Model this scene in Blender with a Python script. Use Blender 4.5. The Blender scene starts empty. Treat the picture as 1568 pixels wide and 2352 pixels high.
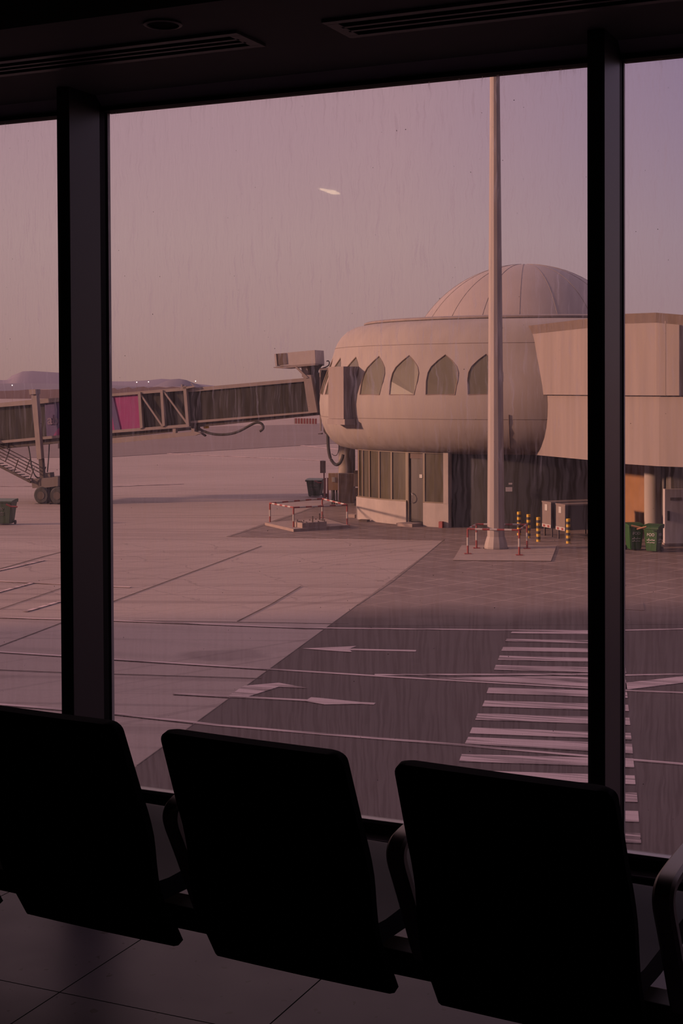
import bpy, bmesh, math, random
from mathutils import Vector, Matrix
random.seed(7)
SC = bpy.context.scene
COL = SC.collection
V = Vector
PI = math.pi

# ------------------------------------------------------------------ camera
F, CX, CY, PITCH, ROLL, H = 3300.0, 784.0, 955.0, .020, .0045, 1.62
r0 = V((1, 0, 0)); F0 = V((0, math.cos(PITCH), -math.sin(PITCH))); u0 = V((0, math.sin(PITCH), math.cos(PITCH)))
R0 = r0 * math.cos(ROLL) - u0 * math.sin(ROLL); U0 = u0 * math.cos(ROLL) + r0 * math.sin(ROLL)
EYE = V((0, 0, H))
cam = bpy.data.cameras.new('camera')
cam.sensor_fit = 'AUTO'; cam.sensor_width = 36.0
cam.lens = F * 36.0 / 2352.0
cam.shift_y = -(1176.0 - CY) / 2352.0
cam.clip_start = .05; cam.clip_end = 12000
camo = bpy.data.objects.new('camera', cam); COL.objects.link(camo)
M = Matrix.Identity(4)
for i in range(3):
    M[i][0] = R0[i]; M[i][1] = U0[i]; M[i][2] = -F0[i]; M[i][3] = EYE[i]
camo.matrix_world = M
SC.camera = camo

# ------------------------------------------------------------------ colour management
SC.view_settings.view_transform = 'Standard'
SC.view_settings.look = 'None'
SC.view_settings.gamma = 1.0
SC.view_settings.use_curve_mapping = False
SC.view_settings.exposure = 0.0

def lin(r, g, b):
    f = lambda c: (c / 255.0) / 12.92 if c / 255.0 <= .04045 else ((c / 255.0 + .055) / 1.055) ** 2.4
    return (f(r), f(g), f(b), 1.0)

# light paths: few bounces are enough here
SC.cycles.max_bounces = 8; SC.cycles.diffuse_bounces = 5; SC.cycles.glossy_bounces = 3; SC.cycles.transparent_max_bounces = 8
SC.cycles.caustics_reflective = False; SC.cycles.caustics_refractive = False

# ------------------------------------------------------------------ world: hazy dusk sky
W = bpy.data.worlds.new('sky'); SC.world = W; W.use_nodes = True
nt = W.node_tree; nt.nodes.clear()
out = nt.nodes.new('ShaderNodeOutputWorld'); bg = nt.nodes.new('ShaderNodeBackground')
tc = nt.nodes.new('ShaderNodeTexCoord'); sep = nt.nodes.new('ShaderNodeSeparateXYZ')
nt.links.new(tc.outputs['Generated'], sep.inputs[0])
ramp = nt.nodes.new('ShaderNodeValToRGB'); cr = ramp.color_ramp
SKY = [(0.0, (.360, .215, .195)), (.04, (.398, .248, .238)), (.10, (.425, .278, .278)), (.17, (.410, .260, .290)),
       (.22, (.40, .25, .29)), (.36, (.98, .61, .64)), (1.0, (.98, .61, .66))]
while len(cr.elements) < len(SKY): cr.elements.new(.5)
for e_, (p_, c_) in zip(cr.elements, SKY): e_.position = p_; e_.color = (*c_, 1)
nt.links.new(sep.outputs['Z'], ramp.inputs['Fac'])
mr = nt.nodes.new('ShaderNodeMapRange'); mr.inputs['From Min'].default_value = .04; mr.inputs['From Max'].default_value = .27
nt.links.new(sep.outputs['X'], mr.inputs['Value'])
mx = nt.nodes.new('ShaderNodeMix'); mx.data_type = 'RGBA'; mx.blend_type = 'MULTIPLY'
mx.inputs['B'].default_value = (.62, .72, .98, 1)
mz = nt.nodes.new('ShaderNodeMapRange'); mz.inputs['From Min'].default_value = .03; mz.inputs['From Max'].default_value = .20
mz.inputs['To Min'].default_value = .45; mz.inputs['To Max'].default_value = 1.0; nt.links.new(sep.outputs['Z'], mz.inputs['Value'])
mm_ = nt.nodes.new('ShaderNodeMath'); mm_.operation = 'MULTIPLY'; nt.links.new(mr.outputs[0], mm_.inputs[0]); nt.links.new(mz.outputs[0], mm_.inputs[1])
nt.links.new(mm_.outputs[0], mx.inputs['Factor']); nt.links.new(ramp.outputs['Color'], mx.inputs['A'])
my = nt.nodes.new('ShaderNodeMapRange'); my.inputs['From Min'].default_value = -.35; my.inputs['From Max'].default_value = .45
my.inputs['To Min'].default_value = .72; my.inputs['To Max'].default_value = 1.0; nt.links.new(sep.outputs['Y'], my.inputs['Value'])
ms = nt.nodes.new('ShaderNodeVectorMath'); ms.operation = 'SCALE'; nt.links.new(mx.outputs['Result'], ms.inputs[0]); nt.links.new(my.outputs[0], ms.inputs['Scale'])
nt.links.new(ms.outputs[0], bg.inputs['Color']); bg.inputs['Strength'].default_value = 1.0
nt.links.new(bg.outputs[0], out.inputs[0])

# ------------------------------------------------------------------ sun: low, from the left
sun = bpy.data.lights.new('sun', 'SUN'); sun.energy = 5.6; sun.color = (1.0, .54, .37); sun.angle = math.radians(3.2)
suno = bpy.data.objects.new('sun', sun); COL.objects.link(suno)
el = math.radians(14.0)
sd = V((-math.cos(el), -.12, math.sin(el)))
suno.rotation_euler = sd.to_track_quat('Z', 'Y').to_euler()

# ------------------------------------------------------------------ measuring helpers (pixel of the photograph -> point on a real plane)
def ray(x, y): return F0 + R0 * ((x - CX) / F) - U0 * ((y - CY) / F)
def onplane(x, y, n, k):
    v = ray(x, y); return EYE + v * ((k - n.dot(EYE)) / n.dot(v))
G = -4.78
def gp(x, y, z=G): return onplane(x, y, V((0, 0, 1)), z)
def atY(x, y, Y): return onplane(x, y, V((0, 1, 0)), Y)

# ------------------------------------------------------------------ materials
MATS = {}
def mat(name, col, rough=.7, metal=0., n_scale=0., n_amt=.12, stretch=(1, 1, 1), emit=0., spec=.5, bump=0., n2=None):
    m = bpy.data.materials.new(name); m.use_nodes = True; t = m.node_tree; b = t.nodes['Principled BSDF']
    b.inputs['Roughness'].default_value = rough; b.inputs['Metallic'].default_value = metal
    b.inputs['Specular IOR Level'].default_value = spec
    b.inputs['Base Color'].default_value = col
    if emit:
        b.inputs['Emission Color'].default_value = col; b.inputs['Emission Strength'].default_value = emit
    if n_scale:
        g = t.nodes.new('ShaderNodeNewGeometry'); mp = t.nodes.new('ShaderNodeMapping'); mp.inputs['Scale'].default_value = stretch
        nz = t.nodes.new('ShaderNodeTexNoise'); nz.inputs['Scale'].default_value = n_scale; nz.inputs['Detail'].default_value = 6
        t.links.new(g.outputs['Position'], mp.inputs['Vector']); t.links.new(mp.outputs[0], nz.inputs['Vector'])
        mr = t.nodes.new('ShaderNodeMapRange'); mr.inputs['From Min'].default_value = .3; mr.inputs['From Max'].default_value = .7
        mr.inputs['To Min'].default_value = 1 - n_amt; mr.inputs['To Max'].default_value = 1 + n_amt
        t.links.new(nz.outputs['Fac'], mr.inputs['Value'])
        vm = t.nodes.new('ShaderNodeVectorMath'); vm.operation = 'SCALE'; vm.inputs[0].default_value = col[:3]
        t.links.new(mr.outputs[0], vm.inputs['Scale']); t.links.new(vm.outputs[0], b.inputs['Base Color'])
        if bump:
            bn = t.nodes.new('ShaderNodeBump'); bn.inputs['Strength'].default_value = bump; bn.inputs['Distance'].default_value = .02
            t.links.new(nz.outputs['Fac'], bn.inputs['Height']); t.links.new(bn.outputs[0], b.inputs['Normal'])
    MATS[name] = m
    return m

ALB = .50      # how reflective everything painted or built here is, overall
def C(r, g, b): return (r * ALB, g * ALB, b * ALB, 1)
mat('render_wall', C(.50, .44, .40), .8, n_scale=1.2, n_amt=.10, stretch=(1, 1, .18))
mat('render_light', C(.355, .29, .275), .8, n_scale=1.4, n_amt=.10, stretch=(2, 2, .12))
mat('dome_skin', C(.44, .375, .365), .7, n_scale=.6, n_amt=.06)
mat('dome_joint', C(.36, .30, .28), .8)
mat('seam', C(.26, .21, .19), .9)
mat('frame_brown', C(.26, .17, .13), .7)
mat('win_glass', C(.16, .14, .09), .25, spec=.5)
mat('gf_glass', C(.10, .085, .05), .22, spec=.5, n_scale=1.5, n_amt=.3, stretch=(2, 2, .3))
mat('gf_frame', C(.20, .145, .09), .5)
mat('white_wall', C(.52, .45, .42), .8, n_scale=2, n_amt=.08)
mat('door_dark', C(.07, .055, .045), .3)
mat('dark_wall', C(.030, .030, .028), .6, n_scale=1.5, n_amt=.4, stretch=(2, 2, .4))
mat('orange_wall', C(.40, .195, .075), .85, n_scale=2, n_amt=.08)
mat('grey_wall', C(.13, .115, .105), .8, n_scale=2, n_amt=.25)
mat('door_grey', C(.85, .78, .80), .5)
mat('mast', C(.46, .39, .37), .6, n_scale=2, n_amt=.12, stretch=(3, 3, .15))
mat('bridge_steel', C(.36, .29, .275), .6, n_scale=2, n_amt=.10)
mat('bogie_steel', C(.18, .14, .13), .7)
mat('bridge_glass', C(.055, .05, .042), .30, spec=.4, n_scale=2.0, n_amt=.55, stretch=(1.6, 1.6, .12))
mat('bridge_dark', C(.07, .045, .04), .7)
mat('pink_panel', C(.40, .035, .24), .5, n_scale=3, n_amt=.08)
mat('purple_panel', C(.11, .075, .23), .5, n_scale=3, n_amt=.08)
mat('letter_mauve', C(.26, .18, .29), .6)
mat('cabin_light', C(.60, .52, .50), .6, n_scale=2, n_amt=.06)
mat('louver', C(.17, .12, .10), .8)
mat('rubber', C(.04, .035, .035), .8)
mat('tyre', C(.03, .03, .03), .85)
mat('bin_green', C(.030, .125, .026), .45, n_scale=6, n_amt=.15)
mat('bin_dark_green', C(.038, .085, .042), .5, n_scale=6, n_amt=.15)
mat('print_faded', C(.20, .21, .19), .7)
mat('white_print', C(.62, .62, .60), .6)
mat('red_paint', C(.36, .05, .045), .6)
mat('white_paint', C(.62, .56, .54), .6)
mat('yellow_paint', C(.95, .58, .03), .5)
mat('black_paint', C(.045, .035, .035), .6)
mat('cabinet_tan', C(.50, .33, .19), .7)
mat('column_grey', C(.38, .32, .28), .8, n_scale=2, n_amt=.1)
mat('equipment_dark', C(.12, .08, .065), .8, n_scale=3, n_amt=.3)
mat('cart_grey', C(.25, .195, .18), .6, n_scale=3, n_amt=.08)
mat('cart_dark', C(.05, .038, .036), .7)
mat('slab', C(.42, .325, .295), .9, n_scale=2.5, n_amt=.10)
mat('joint_dark', C(.17, .12, .11), .95)
mat('hill_far', C(.31, .27, .36), 1.0)  # distance haze is put into the mauve of both hill colours
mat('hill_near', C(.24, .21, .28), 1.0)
mat('building_far', C(.45, .33, .33), 1.0)
mat('lamp_white', (1, .93, .86, 1), .5, emit=2.0)
mat('warm_lamp', (1, .74, .42, 1), .5, emit=9.0)
mat('wood', C(.50, .26, .12), .8)
# interior
mat('seat_black', C(.010, .011, .012), .8, spec=.04)
mat('seat_pad', C(.034, .042, .056), .6, spec=.10)
mat('arm_metal', C(.62, .55, .48), .42, metal=.35)
mat('beam_metal', C(.16, .15, .12), .5, metal=.5)
mat('mullion', C(.135, .125, .145), .38, spec=.5)
mat('header', C(1.7, 1.55, 1.58), .6)
mat('gasket', C(.006, .006, .006), .7, spec=.2)
mat('alu_bright', C(.55, .52, .54), .35, metal=.6)
mat('strip_light', C(.85, .74, .86), .5)
mat('rail_dark', C(.05, .042, .03), .4, metal=.3)
mat('room_wall', C(.32, .31, .32), .9)
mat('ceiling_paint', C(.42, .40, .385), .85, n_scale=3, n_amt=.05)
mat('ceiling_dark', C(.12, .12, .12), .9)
mat('vent_frame', C(.26, .23, .22), .5)
mat('black', C(.004, .004, .004), .9, spec=.1)

def nodes_of(name, rough=.9):
    m = bpy.data.materials.new(name); m.use_nodes = True; t = m.node_tree; MATS[name] = m
    b = t.nodes['Principled BSDF']; b.inputs['Roughness'].default_value = rough; b.inputs['Specular IOR Level'].default_value = .25
    g = t.nodes.new('ShaderNodeNewGeometry')
    return m, t, b, g.outputs['Position']
def n_noise(t, pos, scale, stretch=(1, 1, 1), rot=0., detail=5):
    mp = t.nodes.new('ShaderNodeMapping'); mp.vector_type = 'POINT'
    mp.inputs['Scale'].default_value = stretch
    if rot:
        m0 = t.nodes.new('ShaderNodeMapping'); m0.inputs['Rotation'].default_value = (0, 0, rot); t.links.new(pos, m0.inputs['Vector']); pos = m0.outputs[0]
    t.links.new(pos, mp.inputs['Vector'])
    nz = t.nodes.new('ShaderNodeTexNoise'); nz.inputs['Scale'].default_value = scale; nz.inputs['Detail'].default_value = detail
    t.links.new(mp.outputs[0], nz.inputs['Vector']); return nz.outputs['Fac']
def n_range(t, v, a, b, c, d):
    m = t.nodes.new('ShaderNodeMapRange'); m.inputs['From Min'].default_value = a; m.inputs['From Max'].default_value = b
    m.inputs['To Min'].default_value = c; m.inputs['To Max'].default_value = d; t.links.new(v, m.inputs['Value']); return m.outputs[0]
def n_math(t, op, a, b=None):
    m = t.nodes.new('ShaderNodeMath'); m.operation = op
    for i, q in enumerate((a, b)):
        if q is None: continue
        if isinstance(q, (int, float)): m.inputs[i].default_value = q
        else: t.links.new(q, m.inputs[i])
    return m.outputs[0]
def n_mix(t, f, a, b):
    m = t.nodes.new('ShaderNodeMix'); m.data_type = 'RGBA'
    if isinstance(f, (int, float)): m.inputs['Factor'].default_value = f
    else: t.links.new(f, m.inputs['Factor'])
    for k, q in (('A', a), ('B', b)):
        if isinstance(q, tuple): m.inputs[k].default_value = q
        else: t.links.new(q, m.inputs[k])
    return m.outputs['Result']
def n_sep(t, pos):
    s = t.nodes.new('ShaderNodeSeparateXYZ'); t.links.new(pos, s.inputs[0]); return s.outputs
def n_lines(t, pos, rot, period, width, wob=.0):
    mp = t.nodes.new('ShaderNodeMapping'); mp.inputs['Rotation'].default_value = (0, 0, rot); t.links.new(pos, mp.inputs['Vector'])
    x = n_sep(t, mp.outputs[0])[0]
    if wob: x = n_math(t, 'ADD', x, n_range(t, n_noise(t, pos, .35), .3, .7, -wob, wob))
    f = n_math(t, 'FRACT', n_math(t, 'DIVIDE', x, period))
    return n_math(t, 'LESS_THAN', f, width / period)

m, t, b, pos = nodes_of('hall_render', .8)
zz_ = n_sep(t, pos)[2]
base = n_mix(t, n_range(t, n_noise(t, pos, 1.2, (1, 1, .18)), .3, .7, 0, 1), C(.43, .375, .35), C(.50, .44, .41))
gr = n_math(t, 'MULTIPLY', n_range(t, zz_, H - 3.05, H - 1.7, 1, 0), n_range(t, n_noise(t, pos, 3.0, (1, 1, .15)), .35, .62, .15, .75))
gx = n_range(t, n_sep(t, pos)[0], 3.5, 9, .45, 1.0)
t.links.new(n_mix(t, n_math(t, 'MULTIPLY', gr, gx), base, C(.13, .09, .075)), b.inputs['Base Color'])      # run-off grime low on the hall
LDIR = math.atan2(-.30, .95)   # direction of the painted lanes
# concrete apron
m, t, b, pos = nodes_of('concrete', .85)
base = n_mix(t, n_range(t, n_noise(t, pos, .08), .35, .65, 0, 1), C(.56, .45, .415), C(.48, .38, .35))
sk = n_range(t, n_noise(t, pos, .8, (.07, 1.3, 1), -LDIR, 6),   .50, .70, 0, .34)
sk = n_math(t, 'MULTIPLY', sk, n_range(t, n_noise(t, pos, .10), .38, .62, .15, 1.0))
base = n_mix(t, sk, base, C(.19, .135, .13))
sk3 = n_range(t, n_noise(t, pos, 1.6, (.035, 1.5, 1), -LDIR - .22, 4), .56, .66, 0, .38)
base = n_mix(t, sk3, base, C(.20, .14, .13))
sk2 = n_range(t, n_noise(t, pos, 1.5, (.03, 2.0, 1), -.75, 2), .60, .68, 0, .30)
base = n_mix(t, sk2, base, C(.20, .14, .13))
fine = n_range(t, n_noise(t, pos, 9, detail=8), .35, .65, 0, .12)
base = n_mix(t, fine, base, C(.24, .18, .17))
Y = n_sep(t, pos)[1]
reg = n_math(t, 'MULTIPLY', n_range(t, Y, 39, 44, 0, 1), n_range(t, Y, 58, 66, 1, 0))
hat = n_math(t, 'MAXIMUM', n_lines(t, pos, PI / 4 + .1, 1.9, .07, .5), n_lines(t, pos, -PI / 4 + .06, 2.3, .07, .6))
base = n_mix(t, n_math(t, 'MULTIPLY', n_math(t, 'MULTIPLY', hat, reg), .34), base, C(.14, .10, .10))
sc_ = gp(512, 1504)
dx = n_math(t, 'DIVIDE', n_math(t, 'SUBTRACT', n_sep(t, pos)[0], sc_.x), 1.15); dy = n_math(t, 'DIVIDE', n_math(t, 'SUBTRACT', n_sep(t, pos)[1], sc_.y), .80)
rr = n_math(t, 'ADD', n_math(t, 'SQRT', n_math(t, 'ADD', n_math(t, 'MULTIPLY', dx, dx), n_math(t, 'MULTIPLY', dy, dy))), n_range(t, n_noise(t, pos, 1.5), .3, .7, -.2, .2))
base = n_mix(t, n_range(t, rr, .75, 1.05, .42, 0), base, C(.16, .11, .11))     # oil stain
t.links.new(base, b.inputs['Base Color'])
# asphalt
def asphalt(name, c1, c2, hatch):
    m, t, b, pos = nodes_of(name, .8)
    base = n_mix(t, n_range(t, n_noise(t, pos, .12), .35, .65, 0, 1), c1, c2)
    base = n_mix(t, n_range(t, n_noise(t, pos, .6, (.15, 1.2, 1), -LDIR), .5, .75, 0, .35), base, tuple(q * .6 for q in c2[:3]) + (1,))
    base = n_mix(t, n_range(t, n_noise(t, pos, 12, detail=8), .35, .65, 0, .2), base, tuple(q * .6 for q in c1[:3]) + (1,))
    if hatch:
        Y = n_sep(t, pos)[1]
        reg = n_range(t, Y, 40, 44, 0, 1)
        hat = n_math(t, 'MAXIMUM', n_lines(t, pos, PI / 4, 1.12, .055, .05), n_lines(t, pos, -PI / 4, 1.12, .055, .05))
        brk = n_range(t, n_noise(t, pos, .8), .34, .50, .1, .62)
        base = n_mix(t, n_math(t, 'MULTIPLY', n_math(t, 'MULTIPLY', hat, reg), brk), base, C(.62, .48, .44))
        sq = n_range(t, n_noise(t, pos, .9, (1, .35, 1), -.5, 1), .52, .60, 0, .22)
        base = n_mix(t, n_math(t, 'MULTIPLY', sq, reg), base, C(.12, .07, .07))
    if hatch:      # terminal shadow's soft edge put into the colour: paving fades to asphalt
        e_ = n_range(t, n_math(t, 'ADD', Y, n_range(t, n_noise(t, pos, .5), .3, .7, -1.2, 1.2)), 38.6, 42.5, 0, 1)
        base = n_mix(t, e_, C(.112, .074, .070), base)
    t.links.new(base, b.inputs['Base Color'])
asphalt('asphalt', C(.120, .080, .076), C(.100, .065, .063), False)
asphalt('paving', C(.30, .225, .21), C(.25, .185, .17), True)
asphalt('taxiway', C(.30, .22, .21), C(.27, .20, .19), False)
# worn road paint: shows the asphalt through it where tyres scraped it
m, t, b, pos = nodes_of('road_paint', .7)
wear = n_math(t, 'MAXIMUM', n_range(t, n_noise(t, pos, 3.2, (.09, 2.2, 1), -LDIR, 8), .49, .56, 0, 1), n_range(t, n_noise(t, pos, .9, (.35, 1.8, 1), -LDIR, 3), .55, .68, 0, .6))
patch = n_range(t, n_noise(t, pos, .45), .38, .60, .30, .95)
t.links.new(n_mix(t, n_math(t, 'MULTIPLY', wear, patch), (.43, .33, .325, 1), C(.17, .12, .12)), b.inputs['Base Color'])
m, t, b, pos = nodes_of('road_paint_worn', .7)
wear = n_range(t, n_noise(t, pos, 2.6, (.10, 2.6, 1), -LDIR, 8), .48, .56, 0, .9)
t.links.new(n_mix(t, wear, (.40, .31, .305, 1), C(.25, .18, .17)), b.inputs['Base Color'])
# floor tile
WA = math.radians(24.5)
NV = V((math.sin(WA), math.cos(WA), 0)); SV = V((math.cos(WA), -math.sin(WA), 0))   # facade normal (outwards) and its run to the right
m, t, b, pos = nodes_of('floor_tile', .22); 
mp = t.nodes.new('ShaderNodeMapping'); mp.inputs['Rotation'].default_value = (0, 0, WA); t.links.new(pos, mp.inputs['Vector'])
sx = n_sep(t, mp.outputs[0])
fs = n_math(t, 'FRACT', n_math(t, 'DIVIDE', n_math(t, 'ADD', sx[0], 2.329 + 6.0 - .0025), .6045))
fn = n_math(t, 'FRACT', n_math(t, 'DIVIDE', n_math(t, 'ADD', sx[1], -3.163 + 12.09 + .0025), .6045))
ln = n_math(t, 'MAXIMUM', n_math(t, 'LESS_THAN', fs, .0065), n_math(t, 'LESS_THAN', fn, .0065))
tb = n_mix(t, n_range(t, n_noise(t, pos, 2.2), .35, .65, 0, 1), C(.17, .135, .20), C(.145, .118, .17))
sp = n_range(t, n_noise(t, pos, 22, detail=2), .68, .70, 0, .9)
tb = n_mix(t, sp, tb, C(.05, .04, .04))
t.links.new(n_mix(t, ln, tb, C(.02, .018, .018)), b.inputs['Base Color'])
t.links.new(n_mix(t, ln, n_mix(t, n_noise(t, pos, 6), (.24, .24, .24, 1), (.36, .36, .36, 1)), (.9, .9, .9, 1)), b.inputs['Roughness'])
t.links.new(n_math(t, 'SUBTRACT', .08, n_math(t, 'MULTIPLY', ln, .08)), b.inputs['Specular IOR Level'])
# dusty window glass (outer face) and its clean inner face
def glass_mat(name, dusty):
    m = bpy.data.materials.new(name); m.use_nodes = True; t = m.node_tree; t.nodes.clear(); MATS[name] = m
    o = t.nodes.new('ShaderNodeOutputMaterial'); tr = t.nodes.new('ShaderNodeBsdfTransparent'); tr.inputs[0].default_value = (.99, .985, .985, 1)
    gl = t.nodes.new('ShaderNodeBsdfGlossy'); gl.inputs['Roughness'].default_value = .02
    fr = t.nodes.new('ShaderNodeFresnel'); fr.inputs['IOR'].default_value = 1.35
    s1 = t.nodes.new('ShaderNodeMixShader'); t.links.new(fr.outputs[0], s1.inputs[0]); t.links.new(tr.outputs[0], s1.inputs[1]); t.links.new(gl.outputs[0], s1.inputs[2])
    res = s1.outputs[0]
    if dusty:
        g = t.nodes.new('ShaderNodeNewGeometry'); mp = t.nodes.new('ShaderNodeMapping'); mp.inputs['Rotation'].default_value = (0, 0, WA)
        t.links.new(g.outputs['Position'], mp.inputs['Vector']); pos = mp.outputs[0]
        wv = t.nodes.new('ShaderNodeVectorMath'); wv.operation = 'ADD'; cb = t.nodes.new('ShaderNodeCombineXYZ')
        t.links.new(n_range(t, n_noise(t, pos, 9, (1, 1, 2), 0, 2),   .3, .7, -.005, .005), cb.inputs[0])
        t.links.new(pos, wv.inputs[0]); t.links.new(cb.outputs[0], wv.inputs[1]); wp = wv.outputs[0]
        st = n_range(t, n_noise(t, wp, 1.0, (85, 1, 6.5), 0, 2), .58, .72, 0, 1)        # dried run marks
        st2 = n_range(t, n_noise(t, wp, 1.0, (170, 1, 14), 0, 1), .60, .78, 0, 1)
        big = n_range(t, n_noise(t, pos, 1.3, (1, 1, .9)), .35, .65, .25, 1.0)
        wash = n_range(t, n_noise(t, wp, 1.0, (105, 1, 7.5), 0, 4), .46, .60, 0, 1)     # tracks washed clean
        big = n_math(t, 'MULTIPLY', big, n_range(t, n_sep(t, pos)[2], 1.15, 1.75, .10, 1.0))
        fac = n_math(t, 'ADD', n_math(t, 'SUBTRACT', .078, n_math(t, 'MULTIPLY', wash, .046)), n_math(t, 'MULTIPLY', n_math(t, 'ADD', n_math(t, 'MULTIPLY', st, .34), n_math(t, 'MULTIPLY', st2, .22)), big))
        df = t.nodes.new('ShaderNodeBsdfTranslucent'); df.inputs[0].default_value = (.95, .86, .82, 1)
        sp = n_range(t, n_noise(t, pos, 120, (1, 1, 1), 0, 1), .80, .82, 0, 1)
        dk = t.nodes.new('ShaderNodeBsdfDiffuse'); dk.inputs[0].default_value = (.02, .015, .015, 1)
        s2 = t.nodes.new('ShaderNodeMixShader'); t.links.new(fac, s2.inputs[0]); t.links.new(res, s2.inputs[1]); t.links.new(df.outputs[0], s2.inputs[2])
        s3 = t.nodes.new('ShaderNodeMixShader'); t.links.new(sp, s3.inputs[0]); t.links.new(s2.outputs[0], s3.inputs[1]); t.links.new(dk.outputs[0], s3.inputs[2])
        res = s3.outputs[0]
    t.links.new(res, o.inputs[0])
glass_mat('glass_dusty', True); glass_mat('glass_clean', False)

# ------------------------------------------------------------------ object helpers
def obj(name, bm, m, parent=None, smooth=False, **props):
    me = bpy.data.meshes.new(name); bmesh.ops.recalc_face_normals(bm, faces=bm.faces); bm.to_mesh(me); bm.free()
    for q in (m if isinstance(m, (list, tuple)) else [m]): me.materials.append(MATS[q])
    if smooth:
        me.shade_smooth()
    o = bpy.data.objects.new(name, me); COL.objects.link(o)
    if smooth:
        try: me.set_sharp_from_angle(angle=math.radians(35))
        except Exception: pass
    if parent is not None:
        o.parent = parent
        if parent.get('w'): o.location = -V(parent.location)
    for k, v in props.items(): o[k] = v
    return o
def root(name, label, cat, loc, rz=0, group=None, world=False):
    """Empty at a thing's base. world=True: its parts are modelled in world coordinates."""
    o = bpy.data.objects.new(name, None); COL.objects.link(o); o.location = loc; o.rotation_euler = (0, 0, rz); o.empty_display_size = .2
    o['label'] = label; o['category'] = cat
    if group: o['group'] = group
    if world: o['w'] = 1
    return o
def struct(name, bm, m, **k):
    o = obj(name, bm, m, **k); o['kind'] = 'structure'; return o
def dup(src, loc=None, rz=None, label=None, parent=None):
    c = src.copy(); COL.objects.link(c)
    if parent is not None: c.parent = parent
    if loc is not None: c.location = loc
    if rz is not None: c.rotation_euler = (0, 0, rz)
    if label: c['label'] = label
    for ch in list(src.children): dup(ch, parent=c)
    return c
B = bmesh.new
def quad(bm, *p):
    return bm.faces.new([bm.verts.new(q) for q in p])
def box(bm, a, b_, rz=0, c=(0, 0, 0), bev=0.):
    """axis box a..b, turned by rz and moved to c"""
    vs = []
    for z in (a[2], b_[2]):
        for x, y in ((a[0], a[1]), (b_[0], a[1]), (b_[0], b_[1]), (a[0], b_[1])):
            p = V((x, y, z)); p.rotate(Matrix.Rotation(rz, 3, 'Z')); vs.append(bm.verts.new(p + V(c)))
    fs = [bm.faces.new([vs[i] for i in f]) for f in ((0, 1, 2, 3), (4, 5, 6, 7), (0, 1, 5, 4), (1, 2, 6, 5), (2, 3, 7, 6), (3, 0, 4, 7))]
    if bev:
        es = list({e for f in fs for e in f.edges})
        bmesh.ops.bevel(bm, geom=es, offset=bev, segments=2, profile=.7, affect='EDGES')
    return bm
def prism(bm, pts, ext):
    """polygon extruded by vector ext"""
    ext = V(ext); a = [bm.verts.new(V(p)) for p in pts]; b_ = [bm.verts.new(V(p) + ext) for p in pts]
    bm.faces.new(a); bm.faces.new(b_[::-1]); n = len(pts)
    for i in range(n): bm.faces.new((a[i], a[(i + 1) % n], b_[(i + 1) % n], b_[i]))
    return bm
def tube(bm, pts, r, seg=8, cap=True, flat=None):
    """tube along pts; r number or list; flat=(rx,ry) cross-section with up vector z"""
    pts = [V(p) for p in pts]; rings = []
    n = len(pts)
    for i, p in enumerate(pts):
        d = (pts[min(i + 1, n - 1)] - pts[max(i - 1, 0)]).normalized()
        up = V((0, 0, 1)) if abs(d.z) < .9 else V((0, 1, 0))
        if flat: up = V(flat[2])
        x = d.cross(up).normalized(); y = x.cross(d).normalized()
        rr = r[i] if isinstance(r, (list, tuple)) else r
        ring = []
        for k in range(seg):
            a = 2 * PI * k / seg
            if flat: ring.append(bm.verts.new(p + x * math.cos(a) * flat[0] + y * math.sin(a) * flat[1]))
            else: ring.append(bm.verts.new(p + x * math.cos(a) * rr + y * math.sin(a) * rr))
        rings.append(ring)
    for a, b_ in zip(rings, rings[1:]):
        for k in range(seg): bm.faces.new((a[k], a[(k + 1) % seg], b_[(k + 1) % seg], b_[k]))
    if cap: bm.faces.new(rings[0]); bm.faces.new(rings[-1][::-1])
    return bm
def lathe(bm, prof, c=(0, 0), seg=48, a0=0., a1=2 * PI, close=True):
    full = abs(a1 - a0 - 2 * PI) < 1e-6
    n = seg if full else seg + 1
    cols = []
    for i in range(n):
        a = a0 + (a1 - a0) * i / seg
        cols.append([bm.verts.new((c[0] + r * math.sin(a), c[1] - r * math.cos(a), z)) for r, z in prof])
    for i in range(seg):
        p, q = cols[i], cols[(i + 1) % n]
        for j in range(len(prof) - 1):
            bm.faces.new((p[j], q[j], q[j + 1], p[j + 1]))
    if close and full:
        for j in (0, len(prof) - 1):
            if prof[j][0] > 1e-3: bm.faces.new([cols[i][j] for i in range(n)])
    return bm
def cyl(bm, c, r, h, seg=16, r2=None):
    return lathe(bm, [(r, c[2]), (r2 if r2 is not None else r, c[2] + h)], (c[0], c[1]), seg)
def text(s, size, m, parent, loc, rot, name='lettering', depth=.004):
    cu = bpy.data.curves.new(name, 'FONT'); cu.body = s; cu.size = size; cu.extrude = depth; cu.offset = size * .02; cu.align_x = 'CENTER'; cu.align_y = 'CENTER'
    tmp = bpy.data.objects.new(name + '_curve', cu); COL.objects.link(tmp)
    dg = bpy.context.evaluated_depsgraph_get(); me = bpy.data.meshes.new_from_object(tmp.evaluated_get(dg)); me.name = name
    bpy.data.objects.remove(tmp); bpy.data.curves.remove(cu)
    me.materials.clear(); me.materials.append(MATS[m])
    o = bpy.data.objects.new(name, me); COL.objects.link(o)
    o.parent = parent; o.location = V(loc) - (V(parent.location) if parent.get('w') else V((0, 0, 0))); o.rotation_euler = rot
    return o

def fac(s, n, z):           # facade coordinates -> world
    return SV * s + NV * n + V((0, 0, z))
def fbox(bm, s0, s1, n0, n1, z0, z1, bev=0.):
    return box(bm, (s0, n0, z0), (s1, n1, z1), -WA, (0, 0, 0), bev)

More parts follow.
